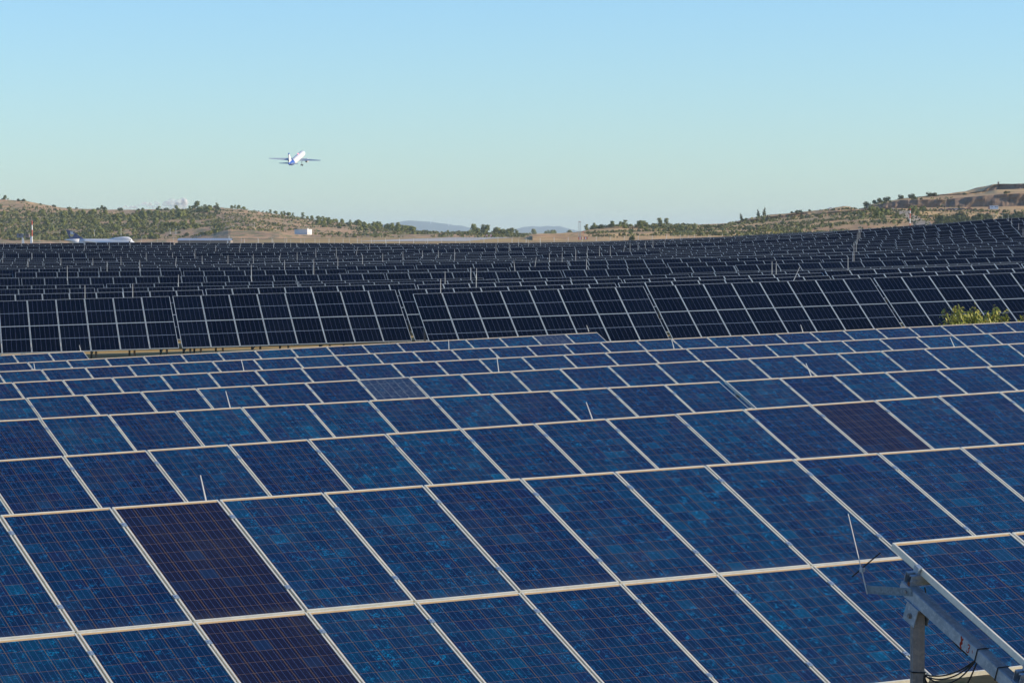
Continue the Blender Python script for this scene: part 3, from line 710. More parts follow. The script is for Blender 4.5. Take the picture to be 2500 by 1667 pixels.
Z4 = [(103, 800, 875, .15), (180, 765, 855, 0), (272, 757, 850, 0), (355, 750, 835, 0), (443, 735, 825, 0), (570, 730, 785, .2), (1812, 980, 1130, 0), (1860, 980, 1130, 0), (2040, 1097, 1175, .45),
      (757, 675, 735, 0), (603, 680, 750, 0), (673, 685, 745, 0), (848, 675, 725, 0), (1098, 680, 735, 0)]
Z5 = [(333, 950, 1075, 0), (385, 875, 1020, 0), (400, 760, 960, 0), (425, 730, 850, 0), (437, 655, 790, 0), (455, 575, 720, 0), (468, 580, 700, 0), (485, 575, 640, 0), (2005, 440, 485, 0),
      (2053, 420, 485, 0), (2100, 425, 495, 0), (2170, 465, 525, 0), (2208, 500, 570, 0), (2290, 550, 620, 0), (2340, 600, 690, 0)]
obs = []
for Z, ox, oy in ((Z1, 0, 450), (Z2, 500, 450), (Z3, 1000, 450), (Z4, 1500, 430), (Z5, 2000, 430)):
    for x, a, c_, l_ in Z: obs.append((ox + x / 4.704, oy + a / 4.704, oy + c_ / 4.704, l_))
for x, a, c_ in ((660, 347, 430), (690, 315, 395), (867, 262, 345), (903, 305, 380)): obs.append((840 + x / 2.8, 560 + a / 2.8, 560 + c_ / 2.8, 0))
for x, a, c_ in ((578, 340, 460), (905, 320, 405), (1218, 262, 340), (1718, 222, 298)): obs.append((x / 2.8, 580 + a / 2.8, 580 + c_ / 2.8, 0))
for xs, yt, yb, lean in obs:
    d = np.abs(DTx - xs) * .5 + np.abs(DTy - yb) * 1.0; i = int(np.argmin(d)); k, X, Y, Zt = DT[i]
    X = (xs - CX) / FPX * Y
    h = max(.9, min(3.2, (yb - yt) / FPX * Y)); ztop = -(yt - HZ) / FPX * Y
    add_rod(Vector((X, Y + .12, Zt - .15)), max(.7, ztop - Zt + .15), lean, .015, ('d', int(k)), f'on the {ORD[int(k) + 1]} dark row')
for key, lst in rods.items():
    lst.sort(key=lambda q: q[0])
    for i, (_, o, where) in enumerate(lst):
        lb = f'white lightning rod {where}' + ('' if len(lst) == 1 else f', {ordn(i + 1)} from the left' if True else '')
        tag(o, lb, 'lightning rod', 'lightning rods')

# ------------------------------------------------------------------ perimeter fence behind the field
fe = empty('fence', (0, 372, -4), 'low wire fence on pale posts behind the last dark rows', 'fence')
b = MB(); b.tube((0, 0, -.3), (0, 0, 1.0), .024, n=5); me = b.mesh('fence_post', [M_RODW]); fx = -34.0; fp = []
while fx < 26:
    yy = 372 + .03 * fx; zt = -(np.interp(pxs(fx, yy), [500, 1000, 1300, 1500, 1810], [583, 582, 581, 576, 570]) - HZ) / FPX * yy
    zg = ground_z(fx, yy); p = Vector((fx, yy - 372, zg + 4)); o = link('post', me, fe); o.location = p; o.scale = (1, 1, max(.6, (zt - zg)))
    fp.append(Vector((fx, yy - 372, zt + 4))); fx += 1.7
b = MB()
for q in (0.02, .5, 1.0, 1.5):
    b.path([p - Vector((0, -.05, q)) for p in fp], .012, 3)
link('wire', b.mesh('fence_wire', [M_STEEL]), fe)

# ------------------------------------------------------------------ dry grass between the two fields
def tufts():
    b = MB(); rr = random.Random(3)
    for _ in range(30000):
        D = rr.uniform(100, 123); xs = rr.uniform(-60, 1120); X = (xs - CX) / FPX * D
        z = ground_z(X, D); h = rr.uniform(.10, .34) * (1.5 if rr.random() < .1 else 1); mi = 0 if rr.random() < .62 else (1 if rr.random() < .6 else 2)
        for _ in range(3):
            a = rr.uniform(0, 6.28); w_ = rr.uniform(.02, .05); dx, dy = math.cos(a) * w_, math.sin(a) * w_
            lx, ly = rr.gauss(0, .10), rr.gauss(0, .10); ox, oy = rr.gauss(0, .08), rr.gauss(0, .08)
            b.face([(X + ox - dx, D + oy - dy, z - .02), (X + ox + dx, D + oy + dy, z - .02), (X + ox + lx, D + oy + ly, z + h)], mi)
    tag(link('dry_grass', b.mesh('dry_grass', [mat('straw', (.66, .46, .20), .9, 0, .1), mat('green_blade', (.30, .32, .09), .9, 0, .1), mat('brown_blade', (.36, .22, .10), .9, 0, .1)])),
        'dry straw coloured grass with green patches below the dark panels', 'grass', kind='stuff')
tufts()

# ------------------------------------------------------------------ trees
def leafmat(name, a, c_):
    m = mat(name, a, .85, 0, .15); t = NT(m); tc = t.n('ShaderNodeTexCoord').outputs['Object']
    rn = t.n('ShaderNodeObjectInfo').outputs['Random']
    cc_ = t.mix(t.noise(tc, .9, 3), a, c_); t.put(t.b.inputs['Base Color'], t.mix(t.math('MULTIPLY', rn, .4), cc_, tuple(x * .55 for x in a))); return m
M_PINE = leafmat('olive_pine_foliage', (.26, .265, .075), (.13, .165, .06))
M_OAK = leafmat('dark_oak_foliage', (.11, .13, .055), (.08, .095, .05))
M_BARK = mat('bark', (.14, .10, .07), .9)
def crown(seed, h, rad, kind):
    rr = random.Random(seed); b = MB(); lobes = []
    n = 14 if kind == 'pine' else 12
    for i in range(n):
        a = rr.uniform(0, 6.28); q = rr.random()
        if kind == 'pine': z = h * (.18 + .74 * q); rd = rad * (1.05 - .75 * q) * rr.uniform(.1, .85)
        elif kind == 'spire': z = h * (.12 + .88 * i / n); rd = rad * (1 - i / n) * .35
        else: z = h * (.08 + .66 * q); rd = rad * (1 - .5 * q) * rr.uniform(.1, .8)
        lobes.append((Vector((math.cos(a) * rd, math.sin(a) * rd, z)), (rad * (.30 + .25 * rr.random())) * (1 if kind != 'spire' else (1.1 - i / n))))
    for c_, r_ in lobes:
        for _ in range(26):
            d = Vector((rr.gauss(0, 1), rr.gauss(0, 1), rr.gauss(0, .8))).normalized(); p = c_ + d * r_ * rr.uniform(.55, 1.08)
            s = r_ * rr.uniform(.28, .55); t1 = (d.orthogonal().normalized() + Vector((rr.gauss(0, .4), rr.gauss(0, .4), rr.gauss(0, .4)))).normalized(); t2 = d.cross(t1).normalized()
            b.face([p - t1 * s, p - t2 * s * .7 + d * s * .2, p + t1 * s, p + t2 * s * .7 + d * s * .1])
    return b
def trunk(seed, h):
    rr = random.Random(seed); b = MB(); top = Vector((rr.gauss(0, .1) * h, rr.gauss(0, .05) * h, h * .75))
    b.tube((0, 0, -.4), top * .5, h * .035, h * .024, 5); b.tube(top * .5, top, h * .024, h * .008, 5)
    for _ in range(4):
        a = rr.uniform(0, 6.28); f_ = rr.uniform(.35, .8); b.tube(top * f_, top * f_ + Vector((math.cos(a), math.sin(a), .8)) * h * .2, h * .012, h * .004, 4)
    return b
VAR = {}
for kind, mt, vs_ in (('pine', M_PINE, ((7, 2.9), (6, 2.8), (8, 2.8), (6.5, 3.4))), ('oak', M_OAK, ((3.6, 2.6), (3.0, 2.4), (4.2, 2.8))), ('spire', M_OAK, ((8, 2.6), (7, 2.4)))):
    VAR[kind] = [(crown(40 + i, h, r_, kind).mesh(kind + '_crown', [mt]), trunk(80 + i, h).mesh('tree_trunk', [M_BARK])) for i, (h, r_) in enumerate(vs_)]
NAMES = {'pine': 'pine_tree', 'oak': 'oak_tree', 'spire': 'conifer_tree'}
def tree(kind, xs, Y, sc_, label, group, L, v=None, trk=True):
    X = (xs - CX) / FPX * Y; z = hill_z(L, X, Y) if L else ground_z(X, Y)
    v = random.randrange(len(VAR[kind])) if v is None else v; sc_ *= 1.0 if kind == 'spire' else .72
    o = empty(NAMES[kind], (X, Y, z), label, 'tree', group); o.rotation_euler = (0, 0, random.uniform(0, 6.28)); o.scale = (sc_ * random.uniform(1.25, 1.75) * (1 if kind != 'spire' else .7),) * 2 + (sc_,); TREES.append((o, xs, Y))
    link('crown', VAR[kind][v][0], o); link('trunk', VAR[kind][v][1], o)
    return o
TREES = []
rr = random.Random(21)
def scatter(n, kinds, box, sc_, label, group, L, dens=None):
    c_ = 0; tries = 0
    while c_ < n and tries < n * 40:
        tries += 1; xs = rr.uniform(box[0], box[1]); Y = rr.uniform(box[2], box[3])
        if dens and rr.random() > dens(xs, Y): continue
        k = kinds[rr.randrange(len(kinds))]; s_ = rr.uniform(*sc_) * (Y / 3000.0)
        tree(k, xs, Y, s_, label[k], group, L); c_ += 1
notrack = lambda x, y: 0 if 2150 < x < 2285 and abs(x - np.interp(y, [1850, 1950, 2150, 2330, 2440], [2270, 2262, 2225, 2195, 2165])) < 22 else 1
PL = {'pine': 'olive green pine in the wood on the left hillside', 'oak': 'dark round tree in the wood on the left hillside'}
scatter(30, ['pine', 'oak', 'oak'], (-60, 480, 2440, 2600), (.8, 1.3), PL, 'trees of the wood on the left hill', LH)
scatter(150, ['pine', 'pine', 'pine', 'oak'], (-60, 490, 2600, 3330), (.75, 1.5), PL, 'trees of the wood on the left hill', LH, lambda x, y: .25 + .75 * sm((3350 - y) / 400) if x < 150 else 1)
scatter(22, ['pine', 'oak'], (390, 545, 3250, 3620), (.9, 1.5), {'pine': 'pine on the rounded top of the left hill', 'oak': 'dark tree on the rounded top of the left hill'}, 'trees on the rounded hilltop', LH)
scatter(16, ['oak', 'oak', 'pine'], (0, 360, 3560, 3610), (.6, 1.1), {'pine': 'small pine on the skyline of the far left ridge', 'oak': 'dark bush-like tree on the skyline of the far left ridge'}, 'trees on the left ridge skyline', LH)
scatter(22, ['pine'], (560, 860, 3540, 3620), (.6, 1.05), {'pine': 'small pine on the descending ridge right of the hilltop'}, 'pines on the descending ridge', LH)
scatter(26, ['pine', 'pine', 'oak'], (770, 900, 2950, 3450), (.8, 1.3), {'pine': 'pine in the grove above and right of the white building', 'oak': 'dark tree in the grove above and right of the white building'}, 'grove above the white building', LH)
scatter(32, ['pine'], (875, 1010, 2950, 3350), (1.0, 1.5), {'pine': 'tall pine in the dense grove left of the blue mountain'}, 'dense pine grove', LH)
scatter(22, ['pine', 'oak'], (1010, 1290, 2950, 3300), (.6, 1.25), {'pine': 'pine on the low rise in front of the blue mountains', 'oak': 'dark tree on the low rise in front of the blue mountains'}, 'trees before the mountains', LH)
for xs, s_ in ((1155, 2.1), (1166, 1.4), (1179, 1.7), (1190, 2.0), (1212, 1.9), (1228, 1.5), (1240, 1.6), (1250, 1.6)):
    tree('pine', xs, 3100, s_ * .95, 'tall pine standing out on the low rise between the blue mountains', 'tall pines between the mountains', LH)
OL = {'oak': 'dark round oak on the dry slope of the right hill', 'pine': 'green tree on the dry slope of the right hill'}
scatter(70, ['oak', 'oak', 'oak', 'pine'], (1480, 2500, 1950, 2480), (.55, 1.25), OL, 'scattered trees on the right hill', RH, notrack)
scatter(26, ['oak', 'pine'], (1430, 1660, 2420, 2560), (.9, 1.5), {'oak': 'dark tree in the band at the left end of the right hill', 'pine': 'green tree in the band at the left end of the right hill'}, 'tree band at the left end of the right hill', RH)
scatter(75, ['oak'], (2285, 2540, 1840, 2130), (1.5, 2.6), {'oak': 'grey green tree in the thicket below the golden field'}, 'thicket below the golden field', RH, notrack)
scatter(22, ['oak', 'pine'], (2100, 2260, 2150, 2400), (.8, 1.4), {'oak': 'dark tree on the knoll left of the pale track', 'pine': 'green tree on the knoll left of the pale track'}, 'trees on the knoll', RH, notrack)
for xs, lb in ((2116, 'leftmost dark oak at the left end of the quarry mesa'), (2133, 'loose grey green tree beside the mesa end'), (2148, 'round oak on the mesa rim, third from the left'),
               (2166, 'wide dark oak on the mesa rim'), (2197, 'domed oak on the mesa rim, above the shaded cut'), (2226, 'dark oak midway along the mesa rim'),
               (2267, 'left of the paired round oaks on the mesa skyline'), (2281, 'right of the paired round oaks on the mesa skyline'), (2353, 'small dark tree below the mesa summit')):
    tree('oak', xs, 2586, 1.35 if xs < 2300 else .9, lb, 'trees along the mesa rim', RH)
for xs, s_, lb in ((1808, .85, 'leftmost spiky conifer on the crest of the right hill'), (1850, .95, 'middle conifer on the crest of the right hill'), (1866, 1.05, 'rightmost spiky conifer on the crest of the right hill')):
    tree('spire', xs, 2590, s_, lb, None, RH)
for xs in (1932, 1944, 1954, 1975): tree('oak', xs, 2590, .8, 'small oak on the skyline of the right hill', 'skyline oaks of the right hill', RH)
scatter(14, ['oak', 'pine'], (1300, 1440, 4600, 5200), (.8, 1.3), {'oak': 'small dark tree at the far edge of the golden plain', 'pine': 'small green tree at the far edge of the golden plain'}, 'trees at the far plain edge', None)
tree('oak', 1545, 1500, 1.0, 'brownish bush standing alone on the golden plain', None, None, 0)

# one label per tree: where it stands on the slope, what it stands above, and only then its order
def where_tree(xs, Y):
    if xs < 1330:
        tier = 'low' if Y < 2850 else 'midway' if Y < 3250 else 'high'
        seg = ((40, 'at the left photo edge'), (110, 'behind the striped mast'), (165, 'left of the jet fin'), (215, 'above the jet fin'), (280, 'above the jet fuselage'), (340, 'above the jet nose'),
               (400, 'right of the jet nose'), (470, 'above the shed'), (560, 'above the shed end'), (700, 'above the bare mound'), (780, 'above the white building'), (880, 'right of the white building'), (960, 'left of the blue mountain'), (2000, 'before the blue mountains'))
    else:
        tier = 'low' if Y < 2050 else 'midway' if Y < 2300 else 'high'
        seg = ((1480, 'by the lattice mast'), (1600, 'above the plain'), (1720, 'where the hill begins'), (1840, 'below the conifers'), (1960, 'below the bare crest'), (2080, 'above the rod cluster'), (2180, 'left of the track'),
               (2290, 'right of the track'), (2350, 'below the parked cars'), (2420, 'below the site office'), (3000, 'at the right photo edge'))
    for lim, t_ in seg:
        if xs < lim: return tier, t_
TL = {}
for o, xs, Y in TREES:
    if o['label'].count('mesa') or o['label'].count('conifer') or 'alone' in o['label']: continue
    kind = {'pine_tree': 'olive green pine', 'oak_tree': 'dark round tree'}.get(o.name.split('.')[0], 'conifer')
    tier, t_ = where_tree(xs, Y); hl = 'left' if xs < 1330 else 'right'
    TL.setdefault(f'{kind} {tier} on the {hl} hill {t_}', []).append((xs, o))
for lb, lst in TL.items():
    lst.sort(key=lambda q: q[0])
    for i, (_, o) in enumerate(lst): o['label'] = lb if len(lst) == 1 else f'{lb}, {ORD[i + 1]} from left'

# scrub: uncountable low bushes
def scrub(name, L, boxes, label, mats):
    b = MB(); rr = random.Random(9)
    for (xa, xb, ya, yb, n, s0, s1) in boxes:
        for _ in range(n):
            xs = rr.uniform(xa, xb); Y = rr.uniform(ya, yb); X = (xs - CX) / FPX * Y
            if mnoise.noise(Vector((X * .02, Y * .008, 5))) < -.12 * rr.random() - .05: continue
            z = hill_z(L, X, Y)
            if L is LH and Y > 3230 and xs < 420 and rr.random() < .72: continue
            s = rr.uniform(s0, s1); c_ = Vector((X, Y, z + s * .35)); mi = 0 if rr.random() < .7 else 1
            for _ in range(6):
                d = Vector((rr.gauss(0, 1), rr.gauss(0, 1), rr.gauss(.2, .6))).normalized(); p = c_ + d * s * .55
                t1 = d.orthogonal().normalized(); t2 = d.cross(t1); q = s * rr.uniform(.35, .6)
                b.face([p - t1 * q, p - t2 * q * .6, p + t1 * q, p + t2 * q * .6], mi)
    tag(link(name, b.mesh(name, mats)), label, 'scrub', kind='stuff')
M_SC1 = leafmat('scrub_foliage', (.17, .18, .07), (.10, .12, .06)); M_SC2 = leafmat('yellow_scrub_foliage', (.19, .18, .05), (.12, .12, .045))
scrub('scrub', LH, [(-500, 1280, 2460, 3550, 9000, .9, 2.4), (-60, 540, 2450, 3400, 6000, 1.2, 3.2), (1000, 1290, 2700, 3400, 900, 1.5, 3.0)], 'low dark scrub covering the left hills between the trees', [M_SC1, M_SC2])
scrub('scrub', RH, [(1430, 2560, 1800, 2480, 3200, .8, 2.2), (1650, 2200, 1850, 2480, 1500, 1.0, 2.4), (1430, 1700, 2200, 2560, 700, 1.2, 2.8)], 'low green scrub dotted over the dry right hillside', [M_SC1, M_SC2])

# ------------------------------------------------------------------ leafy shrub between the fields, right
M_LEAF = noisy('yellow_green_leaf', ((.30, .31, .035), (.17, .20, .025), (.45, .38, .06)), 9, .5, 25, spec=.4)
def shrub(xs, ytop, D, nst, spread, label):
    p0 = P(xs, ytop, D); g = ground_z(p0.x, D); h = p0.z - g
    o = empty('leafy_shrub', (p0.x, D, g), label, 'shrub', 'yellow green shrubs between the fields'); rr = random.Random(int(xs))
    b = MB(); lf = MB()
    for i in range(nst):
        a = rr.uniform(0, 6.28); hh = h * (1.0 if i == 0 else rr.uniform(.72, .99)); q = Vector((rr.uniform(-spread, spread) if i else 0, rr.uniform(-.4, .4), 0))
        pts = [q * (t_ ** .8) * 1.0 + Vector((math.cos(a) * .06 * t_ * 3, math.sin(a) * .06, hh * t_)) + Vector((rr.gauss(0, .03), rr.gauss(0, .03), 0)) for t_ in (0, .25, .5, .7, .85, 1)]
        b.path(pts, .014, 4)
        for s_ in range(90):
            t_ = 1 - (rr.random() ** 1.3) * .55; f_ = t_ * (len(pts) - 1); k = min(int(f_), len(pts) - 2); p = pts[k].lerp(pts[k + 1], f_ - k)
            reach = .06 + .34 * (1 - t_) * 2.0
            dr = Vector((rr.gauss(0, 1), rr.gauss(0, 1), rr.gauss(-.5, .5))).normalized(); p = p + Vector((rr.gauss(0, reach * .55), rr.gauss(0, reach * .5), rr.gauss(0, .05)))
            ln = rr.uniform(.09, .15); wd = dr.orthogonal().normalized() * ln * .17; e = p + dr * ln + Vector((0, 0, -ln * .5))
            m1 = p.lerp(e, .5) + Vector((0, 0, .012)); lf.face([p, m1 - wd, e, m1 + wd])
    link('stem', b.mesh('shrub_stem', [M_BARK]), o); fo = link('foliage', lf.mesh('shrub_foliage', [M_LEAF]), o); fo['kind'] = 'stuff'
shrub(2351, 747, 92, 9, .42, 'tallest yellow green leafy shrub in front of the dark panels')
shrub(2378, 749, 92.4, 10, .45, 'dense yellow green shrub right beside the tallest one')
shrub(2415, 750, 92.2, 4, .16, 'slender leafy shrub between the dense shrub and the corner one')
shrub(2450, 750, 92.2, 6, .26, 'loose leafy shrub left of the one at the photo edge')
shrub(2495, 762, 92, 7, .3, 'leafy shrub cut by the right edge of the photo')
shrub(2395, 773, 91, 8, .5, 'low leafy shrub under the slender stems')

# ------------------------------------------------------------------ white building, shed, masts, boxes, cars
M_WALL = noisy('white_render', ((.74, .74, .72), (.66, .66, .65)), .3, .8)
def building_white():
    Y = 2560; X = (737 - CX) / FPX * Y; z = P(737, 572.5, Y).z
    o = empty('white_building', (X, Y, z), 'flat roofed white building on the bare hillside', 'building'); o.rotation_euler = (0, 0, R(-26))
    b = MB(); b.box((-6.3, -1, -1), (6.0, 6.5, 4.0)); link('wall', b.mesh('white_wall', [M_WALL]), o)
    b = MB(); b.box((-6.5, -1.2, 4.0), (6.2, 6.7, 4.35)); link('roof', b.mesh('flat_roof', [M_WALL]), o)
    b = MB(); b.box((3.8, 2, 4.35), (4.6, 3, 5.2)); link('chimney', b.mesh('chimney', [M_WALL]), o)
    b = MB(); b.box((6.0, 1.0, -1), (6.06, 2.2, 1.9)); link('door', b.mesh('door', [M_STEEL]), o)
building_white()
M_ROOF = mat('corrugated_sheet', (.42, .47, .52), .45, .4)
def shed():
    Y = 820; x0_ = (433 - CX) / FPX * Y; x1_ = (566 - CX) / FPX * Y; zt = P(500, 582, Y).z; g = ground_z((x0_ + x1_) / 2, Y); Ln = x1_ - x0_
    o = empty('long_shed', (x0_, Y, g), 'long low shed with a grey corrugated roof behind the dark panels', 'shed')
    H = zt - g; b = MB(); b.box((.2, 0, 0), (Ln - .2, 5, H - .5)); link('wall', b.mesh('shed_wall', [mat('brown_cladding', (.26, .22, .19), .8)]), o)
    b = MB(); n = 60
    for i in range(n):
        a0, a1 = Ln * i / n, Ln * (i + 1) / n; z_ = (.05 if i % 2 else 0)
        b.face([(a0, -.3, H - .62 + z_), (a1, -.3, H - .62 + .05 - z_), (a1, 2.5, H + .05 - z_), (a0, 2.5, H + z_)]); b.face([(a0, 2.5, H + z_), (a1, 2.5, H + .05 - z_), (a1, 5.3, H - .62 + .05 - z_), (a0, 5.3, H - .62 + z_)])
    link('roof', b.mesh('corrugated_roof', [M_ROOF]), o)
    b = MB(); b.box((Ln - 1.2, -.01, .6), (Ln - .9, -.001, H - .7)); link('door', b.mesh('shed_door', [M_WHITE]), o)
    b = MB(); b.tube((Ln - .95, 2.5, H), (Ln - .95, 2.5, H + .5), .05); b.tube((Ln - .95, 2.5, H + .45), (Ln - .95, 2.5, H + .6), .1); link('vent', b.mesh('vent', [M_WHITE]), o)
shed()
M_REDP = mat('red_mast_paint', (.50, .06, .04), .5); M_WHP = mat('white_mast_paint', (.80, .80, .78), .5)
def mast(xs, yt, yb, Y, r_, label, pattern, arms):
    g = P(xs, yb, Y); h = (yb - yt) / FPX * Y
    o = empty('red_and_white_mast', g, label, 'mast'); f0 = 0
    for f1, mt in pattern:
        b = MB(); b.tube((0, 0, h * f0), (0, 0, h * f1), r_, r_, 6); link('section', b.mesh('mast_section', [mt]), o); f0 = f1
    for f_ in arms:
        b = MB(); b.tube((-.9, 0, h * f_), (.9, 0, h * f_), .06); link('arm', b.mesh('mast_arm', [M_STEEL]), o)
mast(79, 539, 592, 1500, .28, 'red and white striped mast at the left, beside the parked jet', ((.28, M_WHP), (.42, M_REDP), (.58, M_REDP), (.80, M_WHP), (1.0, M_REDP)), (.62, .68, .74, .99))
mast(2221, 509, 556, 1500, .22, 'thin red and white striped mast in front of the pale track', ((.22, M_REDP), (.48, M_WHP), (.74, M_REDP), (.88, M_WHP), (1.0, M_REDP)), ())
def lattice():
    Y = 1400; g = P(1415, 585, Y); h = (585 - 542) / FPX * Y; s_ = .42
    o = empty('lattice_mast', g, 'pale lattice mast rising from the golden plain in front of the mountain', 'mast')
    for sx_ in (-1, 1):
        for sy_ in (-1, 1):
            b = MB(); b.tube((sx_ * s_, sy_ * s_, 0), (sx_ * s_, sy_ * s_, h), .09, n=4); link('upright', b.mesh('upright', [M_RODW]), o)
    b = MB()
    for k in range(9):
        z0_, z1_ = h * k / 9, h * (k + 1) / 9
        for q in ((-1, -1, 1, -1), (1, -1, 1, 1), (1, 1, -1, 1), (-1, 1, -1, -1)): b.tube((q[0] * s_, q[1] * s_, z0_), (q[2] * s_, q[3] * s_, z1_), .045, n=4)
    link('bracing', b.mesh('bracing', [M_RODW]), o)
    b = MB(); b.box((-.55, -.55, h), (.55, .55, h + .25)); link('platform', b.mesh('platform', [mat('reddish_platform', (.35, .18, .15), .7)]), o)
lattice()
def cabinet(xs, yt, yb, w_, Y, label):
    g = P(xs, yb, Y); h = (yb - yt) / FPX * Y; w2 = w_ / FPX * Y / 2
    o = empty('striped_cabinet', g, label, 'cabinet', 'red and white cabinets on the plain')
    for i in range(3):
        a0 = -w2 + 2 * w2 * i / 3; a1 = -w2 + 2 * w2 * (i + 1) / 3
        b = MB(); b.box((a0, -.6, 0), (a1, .6, h)); link('panel', b.mesh('cabinet_panel', [(M_REDP, M_WHP, M_REDP)[i]]), o)
    b = MB(); b.box((-w2 - .05, -.65, h), (w2 + .05, .65, h + .08)); link('roof', b.mesh('cabinet_roof', [M_WHP]), o)
cabinet(1416, 578, 585.5, 7.5, 1390, 'red and white cabinet at the foot of the lattice mast')
cabinet(1430, 578.5, 584, 8, 1420, 'red and white cabinet right of the lattice mast')
cabinet(1189, 573.5, 577, 4.5, 2300, 'left of two small red and white cabinets beyond the runway')
cabinet(1198.5, 572.5, 577.5, 4.5, 2300, 'right of two small red and white cabinets beyond the runway')
g = P(1423.5, 580, 1450); o = empty('red_ball_marker', g, 'red ball on a thin pole beside the lattice mast', 'marker')
b = MB(); b.tube((0, 0, 0), (0, 0, 2.4), .07); link('pole', b.mesh('marker_pole', [M_REDP]), o)
b = MB(); b.loft([[Vector((math.cos(6.283 * i / 8) * math.sin(a) * .3, math.sin(6.283 * i / 8) * math.sin(a) * .3, 2.6 + math.cos(a) * .3)) for i in range(8)] for a in (.3, .9, 1.57, 2.2, 2.85)]); link('ball', b.mesh('marker_ball', [M_REDP]), o)
def light_pole(xs, yt, yb, Y, L, label):
    g = P(xs, yb, Y); h = (yb - yt) / FPX * Y; o = empty('lamp_post', g, label, 'lamp post', 'lamp posts along the foot of the left hill')
    b = MB(); b.tube((0, 0, 0), (0, 0, h), .16, .1); link('pole', b.mesh('lamp_pole', [M_RODW]), o); b = MB(); b.box((-.45, -.3, h), (.45, .3, h + .35)); link('lamp_head', b.mesh('lamp_head', [M_WHITE]), o)
for xs, yt, yb, lb in ((296, 559, 575, 'lamp post above the cockpit of the parked jet'), (231, 563, 577, 'lamp post above the fuselage of the parked jet'), (622, 544, 556, 'lamp post near the top of the bare mound'), (416, 560, 572, 'lamp post below the wood, left of the dirt track'), (430, 560, 572, 'lamp post at the lower end of the dirt track')):
    light_pole(xs, yt, yb, 2440 if xs < 600 else 2600, LH, lb)
# site office container and cars on the golden field
def sitehut():
    Y = 2330; X = (2426 - CX) / FPX * Y; z = P(2426, 508.5, Y).z
    o = empty('site_office', (X, Y, z), 'pale blue site office container below the quarry cliff', 'container')
    b = MB(); b.box((-3.2, 0, -.8), (3.2, 2.6, 1.9)); link('body', b.mesh('container_body', [mat('pale_blue_sheet', (.55, .63, .72), .6)]), o)
    for a in (-1.9, .6, 1.9):
        b = MB(); b.box((a, -.03, .7), (a + .7, 0, 1.3)); link('window', b.mesh('container_window', [mat('dark_pane', (.03, .04, .06), .2)]), o)
    b = MB(); b.box((-4.2, 0, -.8), (-3.25, 2.2, 1.5)); link('annex', b.mesh('annex', [mat('brown_sheet', (.32, .19, .14), .8)]), o)
sitehut()
def car_parts(mt):
    b = MB(); prof = [(-2.1, .3), (-2.1, .8), (-1.4, .92), (-.9, 1.4), (.6, 1.42), (1.2, .95), (2.1, .8), (2.15, .3)]
    b.loft([[Vector((x, y_, z)) for x, z in prof] for y_ in (-.85, .85)]); body = b.mesh('car_body', [mt])
    b = MB(); b.tube((0, -.9, .32), (0, -.66, .32), .32, n=10); wh = b.mesh('car_wheel', [M_BLACK])
    b = MB(); b.loft([[Vector((x, y_, z)) for x, z in ((-1.25, .95), (-.85, 1.34), (.5, 1.36), (1.0, .98))] for y_ in (-.87, .87)]); gl = b.mesh('car_window', [mat('car_glass', (.02, .025, .03), .1)])
    return body, wh, gl
CB = [car_parts(mat('dark_car_paint', (.05, .05, .06), .3)), car_parts(mat('silver_car_paint', (.42, .44, .46), .3)), car_parts(mat('white_car_paint', (.75, .75, .74), .3)), car_parts(mat('maroon_car_paint', (.12, .03, .03), .3))]
for xs, y, v, lb in ((2297, 514, 0, 'leftmost dark car on the golden field'), (2316.5, 513.5, 3, 'dark reddish car, second from the left on the golden field'), (2325.5, 513.2, 0, 'dark car left of the silver one on the golden field'),
                     (2333, 513, 1, 'silver car in the line on the golden field'), (2342, 512.7, 0, 'dark car right of the silver one on the golden field'), (2350, 512.4, 0, 'dark car, second from the right on the golden field'),
                     (2365, 511.7, 3, 'maroon car at the right end of the line on the golden field'), (2027, 517, 2, 'white van-like car parked on the crest of the right hill')):
    Y = 2300 if xs > 2200 else 2560; X = (xs - CX) / FPX * Y; o = empty('parked_car', (X, Y, max(hill_z(RH, X, Y), P(xs, y, Y).z)), lb, 'car', 'cars parked on the right hill')
    o.rotation_euler = (0, 0, random.uniform(-.3, .3)); link('body', CB[v][0], o); link('window', CB[v][2], o)
    for sx_ in (-1.3, 1.35):
        for sy_ in (0, 1.56): ww = link('wheel', CB[v][1], o); ww.location = (sx_, sy_, 0)
X = (2436 - CX) / FPX * 2606; o = empty('stone_pillar', (X, 2606, P(2436, 449.5, 2606).z - .3), 'small stone pillar with a spike on the mesa summit', 'pillar')
b = MB(); b.box((-.6, -.6, -1), (.6, .6, 1.6)); b.box((-.8, -.8, 1.6), (.8, .8, 1.9)); link('plinth', b.mesh('plinth', [mat('stone', (.3, .24, .2), .9)]), o); b = MB(); b.tube((0, 0, 1.9), (0, 0, 3.6), .12, .05); link('spike', b.mesh('spike', [M_STEEL]), o)
def huts():
    for xs, y, w_, h, c_, lb in ((49, 576, 14, 5, (.13, .15, .22), 'ruined blue grey hut among the trees at the left'), (67, 576, 9, 4, (.20, .14, .13), 'small brown hut beside the striped mast')):
        Y = 2520; X = (xs - CX) / FPX * Y; k = Y / FPX; o = empty('hut', (X, Y, P(xs, y, Y).z), lb, 'hut')
        b = MB(); b.box((-w_ * k / 2, 0, -1.5), (w_ * k / 2, 4, h * k)); link('wall', b.mesh('hut_wall', [mat('hut_wall_paint', c_, .8)]), o)
        b = MB(); b.box((-w_ * k / 2 - .2, -.2, h * k), (w_ * k / 2 + .2, 4.2, h * k + .25)); link('roof', b.mesh('hut_roof', [M_STEEL]), o)
        b = MB(); b.box((-.6, -.03, 0), (.6, 0, 1.2)); link('window', b.mesh('hut_window', [M_BLACK]), o)
huts()

